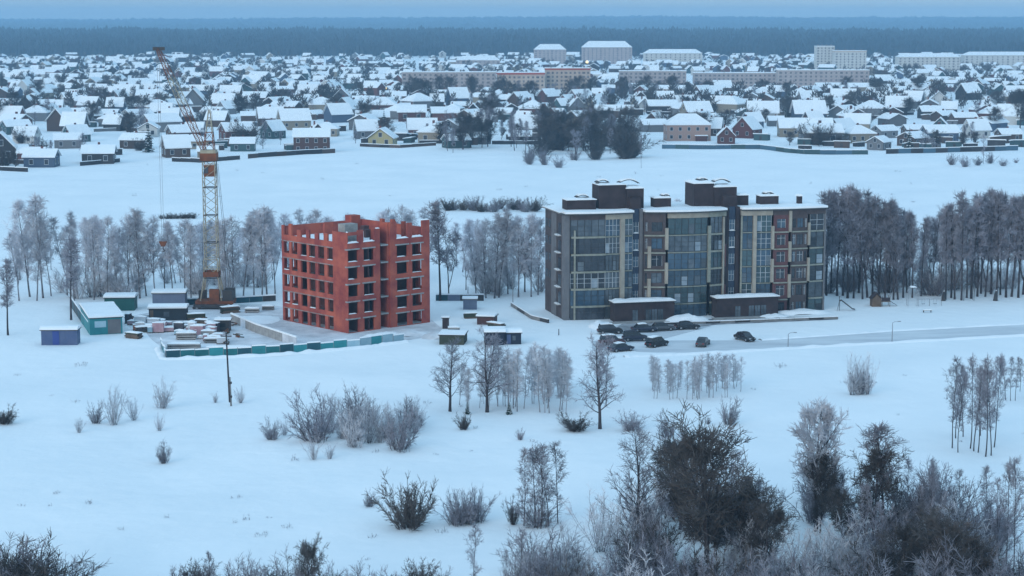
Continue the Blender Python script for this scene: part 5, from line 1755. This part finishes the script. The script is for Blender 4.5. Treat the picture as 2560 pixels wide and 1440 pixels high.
# ------------------------------------------------------------------ blocks of flats
def block(name, label, px0, px1, py, floors, wall, fascia, depth=12, nwin=14, rz=0.0, flat=True, parapet=None, pen=None, hip=0):
    a, c = G(px0, py), G(px1, py)
    w = c.x - a.x
    h = floors * 2.9 + 1.2
    root = thing(name, label, 'building', ((a.x + c.x) / 2, a.y, a.z), rz, 'blocks of flats behind the village')
    ops = []
    for f in range(floors):
        z = 1.3 + f * 2.9
        for i in range(nwin):
            x = -w / 2 + w * (i + .5) / nwin
            ww = .75 if (i % 4) else 1.1
            ops.append((x - ww, x + ww, z, z + 1.5))
    gridwall(lambda u, d, z: (u, d, z), cuts(-w / 2, w / 2, [o[:2] for o in ops]), sorted({-1.0, h} | {round(q, 3) for o in ops for q in o[2:]}), lambda u, z: not any(p < u < q and s < z < t for p, q, s, t in ops), .3).build('wall', wall, root)
    MB().box(-w / 2 + .005, .305, -1, w / 2 - .005, depth, h - .01).build('core', wall, root)
    meshes = {}
    for x0, x1, z0, z1 in ops:
        k = round(x1 - x0, 2)
        if k not in meshes:
            meshes[k] = MB().box(-k / 2, .16, 0, k / 2, .24, 1.5).mesh('window', BWIN)
        link('window', meshes[k], root, ((x0 + x1) / 2, 0, z0))
    if fascia:
        MB().box(-w / 2 - .2, -.25, h + .003, w / 2 + .2, depth + .2, h + 1.3).build('fascia', fascia, root)
        h += 1.3
    if hip:
        b = MB()
        lo = [(-w / 2 - .5, -.5, h), (w / 2 + .5, -.5, h), (w / 2 + .5, depth + .5, h), (-w / 2 - .5, depth + .5, h)]
        b.v = lo + [(-w / 2 + depth * .4, depth / 2, h + hip), (w / 2 - depth * .4, depth / 2, h + hip)]
        b.f = [(3, 2, 1, 0), (0, 1, 5, 4), (2, 3, 4, 5), (1, 2, 5), (3, 0, 4)]; b.m = [0] * 5
        b.build('snowy_roof', SNOW, root)
    else:
        MB().box(-w / 2 - .3, -.3, h + .003, w / 2 + .3, depth + .3, h + .5).build('roof_snow', SNOW, root)
        for i in range(4):
            x = -w / 2 + w * (i + .5) / 4
            MB().box(x - .6, depth * .4, h + .5, x + .6, depth * .6, h + 1.9).build('roof_vent', VW['grey'], root)
    return root
PINKW = mat('block_pink_beige', (0.44, 0.34, 0.28), .9, (0.50, 0.40, 0.33), .2)
GREYP = mat('block_grey_pink', (0.34, 0.29, 0.28), .9, (0.40, 0.34, 0.32), .2)
WHITEP = mat('block_white', (0.50, 0.48, 0.45), .9, (0.56, 0.54, 0.5), .2)
REDF = mat('block_red_fascia', (0.36, 0.07, 0.05), .8)
block('flat_block', 'pink beige five storey block with a dark red roof edge behind the village', 1365, 1476, 238, 6, PINKW, REDF, 13, 10, 0.06)
block('flat_block', 'lower pink beige wing with red roof edge joined left of the pink block', 1245, 1362, 240, 5, PINKW, REDF, 13, 10, 0.1)
block('flat_block', 'grey pink block half hidden by trees left of the pink beige block', 1005, 1240, 232, 5, GREYP, None, 13, 18, 0.03)
block('flat_block', 'blue grey long block right of the pink beige block', 1548, 1715, 228, 5, GREYP, None, 13, 14, -0.04)
block('flat_block', 'grey block with pinkish sections left of the white topped block', 1735, 1940, 222, 4, GREYP, None, 13, 18, 0.0)
block('flat_block', 'long pinkish grey block with snowy roof before the white town houses', 1945, 2172, 225, 5, GREYP, None, 13, 18, -0.02)
block('flat_block', 'distant white topped block before the forest, the left one of the pair', 1335, 1415, 160, 6, GREYP, None, 20, 8, 0.0, hip=7)
block('flat_block', 'distant white topped block before the forest, the right one of the pair', 1455, 1580, 160, 7, GREYP, None, 22, 12, 0.0, hip=8)
block('flat_block', 'distant pale block with a flat white roof right of the white topped pair', 1610, 1755, 165, 5, WHITEP, None, 18, 12, 0.0, hip=5)
block('flat_block', 'tall pale tower block with white top behind the long pinkish block', 2040, 2085, 178, 9, WHITEP, None, 16, 5, 0.0)
block('flat_block', 'pale stepped block right of the tall pale tower block', 2086, 2165, 180, 7, WHITEP, PINKW, 16, 8, 0.0)
block('flat_block', 'long distant block with snowy roof at the right end of the town', 2245, 2400, 178, 5, WHITEP, None, 18, 14, 0.0, hip=4)
block('flat_block', 'distant block with white roof at the far right of the town', 2410, 2590, 172, 5, WHITEP, None, 18, 14, 0.0, hip=4)
block('flat_block', 'distant low block with white roof above the left village', 1140, 1250, 172, 3, GREYP, None, 18, 10, 0.0, hip=5)

def lit_lamp(px, py, top, label):
    p = G(px, py)
    h = (py - top) / ppm(py) / math.cos(PITCH)
    r = thing('lit_street_lamp', label, 'street lamp', p)
    MB().path([(0, 0, -.3), (0, 0, h)], [.12, .07], 6).build('pole', METG, r)
    b = MB()
    b.path([(0, 0, h), (0, 0, h + .35), (0, 0, h + 1.1), (0, 0, h + 1.5)], [.25, .75, .75, .15], 8)
    b.build('lamp_globe', LAMPL, r)
lit_lamp(1467, 243, 158, 'lit yellow lamp at the right corner of the pink beige block')
lit_lamp(968, 246, 224, 'lit yellow lamp among the village roofs')

# ---- tree belts behind the site and beside the buildings
GB = 'frosted birches behind the building site'
LB = 'tall frosted birch standing behind the building site sheds'
left = [(75, 742, 505), (108, 745, 492), (48, 752, 585), (92, 752, 545), (128, 740, 560), (168, 738, 535), (186, 752, 570), (235, 750, 552), (252, 742, 545), (270, 752, 548), (290, 745, 575), (325, 742, 545), (350, 746, 528), (366, 740, 535),
        (388, 744, 548), (412, 735, 560), (432, 746, 560), (462, 738, 552), (478, 746, 565), (545, 735, 560), (566, 746, 552), (582, 742, 548), (608, 748, 548), (635, 740, 540), (655, 750, 532), (668, 745, 520), (688, 735, 530)]
for a in left:
    plant('birch', *a, 'birch_tree', LB, 'tree', GB, 1.0)
for i in range(26):
    x = trng.uniform(20, 700)
    plant('birch', x, trng.uniform(655, 715), trng.uniform(545, 600), 'birch_tree', 'slender frosted birch deeper in the wood behind the site', 'tree', 'birches deeper in the wood', 1.15)
for i in range(12):
    plant('birch', 690 + i * 35 + trng.uniform(-9, 9), trng.uniform(690, 730), trng.uniform(520, 560), 'birch_tree', 'frosted birch whose top shows above the red brick building', 'tree', 'birches behind the brick building')
plant('dark_birch', 178, 800, 602, 'dark_tree', 'dark dense tree beside the long teal shed', 'tree', wide=1.2)
plant('dark_birch', 20, 838, 655, 'dark_tree', 'dark purple grey tree left of the blue container', 'tree', wide=1.3)
plant('dark_birch', 1100, 752, 512, 'dark_tree', 'dense purple grey tree right behind the brick building corner', 'tree', wide=1.2)
plant('dark_birch', 1122, 745, 575, 'dark_tree', 'lower dark tree next to the brick building', 'tree')
LM = 'frosted birch between the brick building and the brown apartment building'
for a in [(1215, 745, 555), (1236, 746, 540), (1247, 744, 532), (1296, 743, 548), (1328, 742, 540), (1190, 736, 585), (1270, 735, 560), (1312, 730, 545), (1345, 738, 552), (1165, 725, 600)]:
    plant('birch', *a, 'birch_tree', LM, 'tree', 'birches between the two buildings', 1.05)
for i in range(9):
    plant('birch', trng.uniform(1130, 1350), trng.uniform(640, 690), trng.uniform(540, 580), 'birch_tree', 'slender birch farther back between the two buildings', 'tree', 'far birches between the buildings', 1.1)
for i in range(16):
    x = 1120 + i * 14 + trng.uniform(-5, 5)
    plant('bushd' if i % 3 == 0 else 'bushm', x, trng.uniform(522, 532), trng.uniform(488, 512), 'hedge_shrub', 'low dark shrub in the row at the edge of the white field', 'shrub', 'shrub row at the field edge', 1.3)
for i in range(7):
    plant('bushd', 405 + i * 13, 545, trng.uniform(528, 534), 'reddish_shrub', 'low reddish brown shrub on the white field behind the crane', 'shrub', 'shrubs behind the crane', 1.6)
for i in range(4):
    plant('birch', 1690 + i * 22, 640, 500 + 12 * (i % 2), 'birch_tree', 'birch top showing behind the apartment roof', 'tree', 'birches behind the apartment building')
tp = [(2040, 490), (2060, 478), (2130, 478), (2165, 488), (2205, 512), (2245, 502), (2275, 530), (2295, 565), (2330, 535), (2365, 508), (2420, 492), (2480, 482), (2530, 478), (2580, 490)]
def topat(x):
    for (a, b), (c, d) in zip(tp, tp[1:]):
        if a <= x <= c: return b + (d - b) * (x - a) / (c - a)
    return 490
x = 2052.0
while x < 2600:
    plant('dark_birch', x, trng.uniform(732, 752), topat(x) + trng.uniform(-8, 26), 'bare_tree', 'tall dark bare tree in the belt behind the playground', 'tree', 'tall bare trees behind the playground', trng.uniform(.85, 1.05))
    x += trng.uniform(8, 17) * (1.7 if 2270 < x < 2330 else 1)
x = 2060.0
while x < 2600:
    plant('birch', x, trng.uniform(690, 722), topat(x) + trng.uniform(10, 45), 'birch_tree', 'paler frosted birch deeper in the belt behind the playground', 'tree', 'paler birches behind the playground', 1.1)
    x += trng.uniform(14, 26)

for i in range(34):
    x = trng.uniform(30, 690)
    plant('bushl', x, trng.uniform(690, 748), trng.uniform(630, 680), 'underwood_shrub', 'pale lilac underwood shrub between the birches behind the site', 'shrub', 'underwood behind the site', 1.2)
for i in range(14):
    plant('bushl', trng.uniform(1130, 1350), trng.uniform(680, 738), trng.uniform(610, 660), 'underwood_shrub', 'pale lilac underwood shrub between the two buildings', 'shrub', 'underwood between the buildings', 1.2)
for i in range(30):
    plant('bushl' if i % 3 else 'bushm', trng.uniform(2065, 2580), trng.uniform(700, 738), trng.uniform(620, 670), 'underwood_shrub', 'grey underwood shrub inside the belt behind the playground', 'shrub', 'underwood behind the playground', 1.2)
# ---- middle foreground
plant('spread', 1125, 1030, 862, 'bare_tree', 'bare tree with a dark slanting trunk on the snow before the red brick building', 'tree', wide=1.15, which=0)
plant('spread', 1218, 1031, 842, 'bare_tree', 'bare tree with a dark straight trunk between two small spruces', 'tree', wide=1.1, which=1)
plant('spread', 1500, 1072, 862, 'bare_tree', 'tall bare tree with a forked dark trunk before the parking area', 'tree', wide=.9, which=1)
plant('thin', 1515, 1010, 835, 'bare_tree', 'thin pale tree behind the forked bare tree', 'tree')
plant('spruce', 1168, 1036, 998, 'small_spruce', 'small snowy spruce, the slimmer one, between two bare trees', 'spruce', which=1)
plant('spruce', 1273, 1037, 1002, 'small_spruce', 'small snowy spruce, the bushier one, beside the aspen thicket', 'spruce', wide=1.15, which=0)
for i in range(40):
    x = trng.uniform(1235, 1420)
    plant('aspen', x, trng.uniform(975, 1035), trng.uniform(862, 905), 'young_aspen', 'thin pale young aspen in the thicket below the dark sheds', 'tree', 'aspen thicket below the sheds', 1.3)
for i in range(46):
    x = trng.uniform(1630, 1855)
    plant('aspen', x, trng.uniform(955, 1000), trng.uniform(885, 915), 'young_aspen', 'thin pale young aspen in the thicket below the road', 'tree', 'aspen thicket below the road', 1.35)
for i in range(8):
    plant('aspen', 1150 + i * 10 + trng.uniform(-9, 9), trng.uniform(1000, 1030), trng.uniform(900, 930), 'young_aspen', 'thin pale young aspen beside the two dark trunked trees', 'tree', 'aspens beside the dark trunks', 1.2)
plant('bushm', 1822, 1060, 985, 'shrub', 'grey shrub at the right end of the aspen thicket below the road', 'shrub', wide=.9)
plant('bushm', 1770, 1058, 1038, 'shrub', 'very small grey shrub left of the thicket end shrub', 'shrub')
for a in [(2130, 986), (2148, 985), (2168, 984)]:
    plant('bushl', *a, 872 + abs(a[0] - 2148) * .5, 'willow_clump', 'pale upright willow clump standing alone below the road', 'shrub', 'lone willow clump below the road', .62)
plant('bushm', 2150, 984, 905, 'willow_core', 'grey core shrub inside the lone willow clump', 'shrub', wide=.6)
for i in range(11):
    plant('thin', 2378 + i * 11 + trng.uniform(-5, 5), trng.uniform(1085, 1138), trng.uniform(890, 930), 'slender_tree', 'slender bare tree in the clump on the open snow slope', 'tree', 'slender tree clump on the slope', .95)
for i in range(7):
    plant('thin', 2490 + i * 12, trng.uniform(975, 1010), trng.uniform(880, 900), 'slender_tree', 'slender bare tree in the group behind the slope clump', 'tree', 'slender trees behind the slope clump', 1.0)
# light thicket right of the utility pole
for i in range(28):
    x = 790 + i * 9.6 + trng.uniform(-6, 6)
    plant('bushl' if i % 3 else 'bushm', x, trng.uniform(1050, 1130), trng.uniform(985, 1060) if x > 900 else trng.uniform(960, 1050), 'scrub', 'pale lilac grey scrub in the thicket before the red brick building', 'shrub', 'scrub thicket before the brick building', 1.0)
for a, k in [((285, 1062, 960), 'bushl'), ((240, 1060, 1002), 'bushm'), ((335, 1050, 992), 'bushl'), ((405, 1018, 925), 'bushl'), ((410, 1152, 1092), 'bushm'), ((398, 1076, 1030), 'bushl'), ((198, 1082, 1042), 'bushl'), ((680, 1102, 1042), 'bushm'),
             ((712, 1092, 1046), 'bushl'), ((538, 1002, 968), 'bushl'), ((602, 1004, 960), 'bushl'), ((785, 1150, 1090), 'bushl'), ((825, 1148, 1100), 'bushl')]:
    plant(k, *a, 'snow_field_shrub', 'small frosted shrub alone on the open snow left of the thicket', 'shrub', 'lone shrubs on the open snow', .85)
plant('bushd', 14, 1062, 1012, 'dark_shrub', 'dark rounded shrub alone on the snow below the blue container', 'shrub', wide=1.3)
plant('bushd', 1160, 1076, 1032, 'dark_shrub', 'small dark shrub below the slim small spruce', 'shrub', wide=.9)
plant('bushd', 1440, 1078, 1030, 'dark_shrub', 'wide dark reddish shrub at the foot of the forked bare tree', 'shrub', wide=1.7)
plant('bushm', 1580, 1075, 1020, 'grey_shrub', 'grey brown shrub right of the forked bare tree', 'shrub', wide=1.5)
plant('bushm', 1670, 1090, 1022, 'grey_shrub', 'grey shrub above the big dark round tree', 'shrub', wide=1.0)
plant('bushm', 1300, 1100, 1066, 'grey_shrub', 'tiny forked shrub below the aspen thicket', 'shrub', wide=.7)
plant('bushd', 1025, 1318, 1182, 'dark_shrub', 'tall dark shrub alone on the lower snow field', 'shrub', wide=.95)
for a in [(1140, 1312, 1222), (1165, 1308, 1205), (1195, 1305, 1215)]:
    plant('bushm', *a, 'grey_shrub', 'grey shrub in the group right of the tall dark shrub', 'shrub', 'shrub group on the lower snow field', 1.0)
plant('bushm', 922, 1265, 1222, 'grey_shrub', 'small shrub left of the tall dark shrub', 'shrub')
for a in [(1310, 1315, 1120), (1335, 1320, 1125), (1352, 1322, 1115), (1372, 1316, 1118), (1395, 1312, 1108)]:
    plant('thin', *a, 'slender_tree', 'slender bare tree in the clump beside the shrub group', 'tree', 'slender clump on the lower field', 1.15)
plant('bushm', 1345, 1318, 1215, 'grey_shrub', 'grey undergrowth inside the slender tree clump', 'shrub', wide=1.2)
plant('bushd', 1283, 1312, 1235, 'dark_shrub', 'narrow dark shrub left of the slender tree clump', 'shrub', wide=.5)
# ---- near scrub, lower right and lower edge
plant('spread', 1595, 1345, 1088, 'spreading_tree', 'bare spreading tree with fishbone limbs left of the dark round trees', 'tree', wide=1.0, which=0)
plant('dense', 1765, 1440, 1105, 'dark_round_tree', 'big dark round crowned tree, the tallest in the near scrub', 'tree', wide=1.15, which=0)
plant('dense', 1700, 1330, 1115, 'dark_round_tree', 'dark round tree between the fishbone tree and the tallest round tree', 'tree', wide=.8, which=1)
plant('dense', 1850, 1420, 1235, 'dark_round_tree', 'dark low spreading tree overhanging the snowy gap', 'tree', wide=1.5, which=2)
plant('dense', 1790, 1400, 1250, 'dark_round_tree', 'dark low tree under the tallest round tree', 'tree', wide=1.3, which=1)
plant('curly', 2040, 1330, 1012, 'curly_tree', 'tall tree with a curly frosted crown over a dark trunk', 'tree', wide=.8, which=0)
plant('dense', 2050, 1335, 1150, 'dark_shrub', 'tall dark shrub round the foot of the curly tree', 'shrub', wide=.55)
plant('dark_birch', 2205, 1345, 1062, 'dark_spire_tree', 'dark pointed tree standing above the near scrub', 'tree', wide=1.5, which=0)
plant('dense', 2180, 1360, 1140, 'dark_round_tree', 'dark crown beneath the pointed tree', 'tree', wide=.85, which=1)
plant('dense', 2375, 1500, 1325, 'dark_round_tree', 'dark round tree at the lower edge near two tall stems', 'tree', wide=1.25, which=0)
plant('dense', 2240, 1480, 1330, 'dark_round_tree', 'dark broad scrub tree below the pointed tree', 'tree', wide=1.3, which=2)
plant('dense', 2420, 1520, 1350, 'dark_round_tree', 'dark round tree right beside the one at the lower edge', 'tree', wide=1.0, which=2)
plant('dense', 2110, 1370, 1240, 'dark_round_tree', 'low dark tree between curly tree and pointed tree', 'tree', wide=1.1, which=2)
for a in [(2512, 1440, 1165), (2535, 1450, 1150), (2490, 1400, 1200)]:
    plant('thin', *a, 'slender_tree', 'tall slender tree with pale stem near the round tree at the lower edge', 'tree', 'tall slender stems by the lower edge', .8)
KD = {'bushm': 'grey', 'bushd': 'dark brown', 'bushl': 'pale frosted'}
for i in range(84):
    x = trng.uniform(1290, 2570)
    y = trng.uniform(1330, 1540)
    if 1930 < x < 2110 and y < 1440: continue
    if x < 1500 and y < 1430: continue
    k = trng.choice(('bushm', 'bushm', 'bushd', 'bushl', 'bushl', 'bushm'))
    plant(k, x, y, y - trng.uniform(90, 175), 'scrub', 'tangled ' + KD[k] + ' scrub bush in the near thicket', 'shrub', KD[k] + ' near thicket scrub', trng.uniform(.8, 1.3))
for i in range(46):
    x = 1310 + i * 27.5 + trng.uniform(-14, 14)
    y = trng.uniform(1450, 1560)
    if 1960 < x < 2090 and i % 2: continue
    k = trng.choice(('bushm', 'bushd', 'bushl', 'bushm'))
    plant(k, x, y, trng.uniform(1345, 1405), 'scrub', KD[k] + ' scrub bush along the near edge of the thicket', 'shrub', KD[k] + ' scrub along the near thicket edge', trng.uniform(.9, 1.3))
plant('dense', 1915, 1440, 1275, 'dark_round_tree', 'dark low tree leaning over the snowy gap, the right one', 'tree', wide=1.0, which=1)
plant('dense', 2330, 1440, 1290, 'dark_round_tree', 'dark low tree left above the round tree at the lower edge', 'tree', wide=1.0, which=1)
for i in range(16):
    x = trng.uniform(1640, 2480)
    y = trng.uniform(1330, 1430)
    if 1930 < x < 2090: continue
    plant('thin', x, y, y - trng.uniform(130, 200), 'slender_tree', 'slender bare sapling inside the near thicket', 'tree', 'slender saplings in the near thicket', 1.0)
for i in range(14):
    x = trng.uniform(1640, 2330)
    y = trng.uniform(1250, 1345)
    if 1900 < x < 2010: continue
    plant(trng.choice(('bushm', 'thin', 'bushm')), x, y, y - trng.uniform(110, 190), 'scrub', 'grey scrub rising behind the dark round trees', 'shrub', 'scrub behind the round trees', 1.0)
for i in range(7):
    plant('thin', trng.uniform(2080, 2420), trng.uniform(1290, 1370), trng.uniform(1150, 1210), 'slender_tree', 'slender bare tree right of the pointed dark tree', 'tree', 'slender trees in the near scrub', 1.0)
for i in range(15):
    x = 440 + i * 46 + trng.uniform(-18, 18)
    y = trng.uniform(1470, 1530)
    plant('bushd' if i % 4 == 1 else 'bushm', x, y, trng.uniform(1375, 1425), 'scrub', 'grey scrub bush along the lower snow edge', 'shrub', 'scrub along the lower edge', 1.05)
plant('dense', 770, 1530, 1365, 'dark_round_tree', 'small dark round tree among the scrub along the lower edge', 'tree', wide=.6, which=0)
plant('spread', 525, 1490, 1380, 'bare_tree', 'small bare tree at the left end of the lower scrub', 'tree', wide=.8)
for a, k in [((20, 1500, 1350), 'bushd'), ((70, 1510, 1345), 'bushm'), ((120, 1520, 1370), 'bushd'), ((45, 1540, 1385), 'bushd'), ((190, 1500, 1385), 'bushm'), ((0, 1480, 1340), 'bushm')]:
    plant(k, *a, 'dark_corner_scrub', 'dark dense scrub bush at the snow field corner', 'shrub', 'dark corner scrub', 1.4)
for a in [(1185, 1500, 1310), (1300, 1500, 1320), (1265, 1480, 1370)]:
    plant('thin', *a, 'slender_tree', 'thin lone sapling at the lower edge left of the near thicket', 'tree', 'lone saplings at the lower edge', .9)
for i in range(70):
    x, y = trng.uniform(0, 2560), trng.uniform(915, 1420)
    if x > 1450 and y > 1150: continue
    plant('weed', x, y, y - trng.uniform(6, 20), 'dry_weed', 'small dry weed stalk poking out of the snow', 'weed', 'dry weeds in the snow', 1.3)
for i in range(30):
    x, y = trng.uniform(300, 2560), trng.uniform(410, 520)
    plant('weed', x, y, y - trng.uniform(4, 9), 'dry_weed', 'tiny dark tuft on the far white field', 'weed', 'tufts on the far field', 1.5)
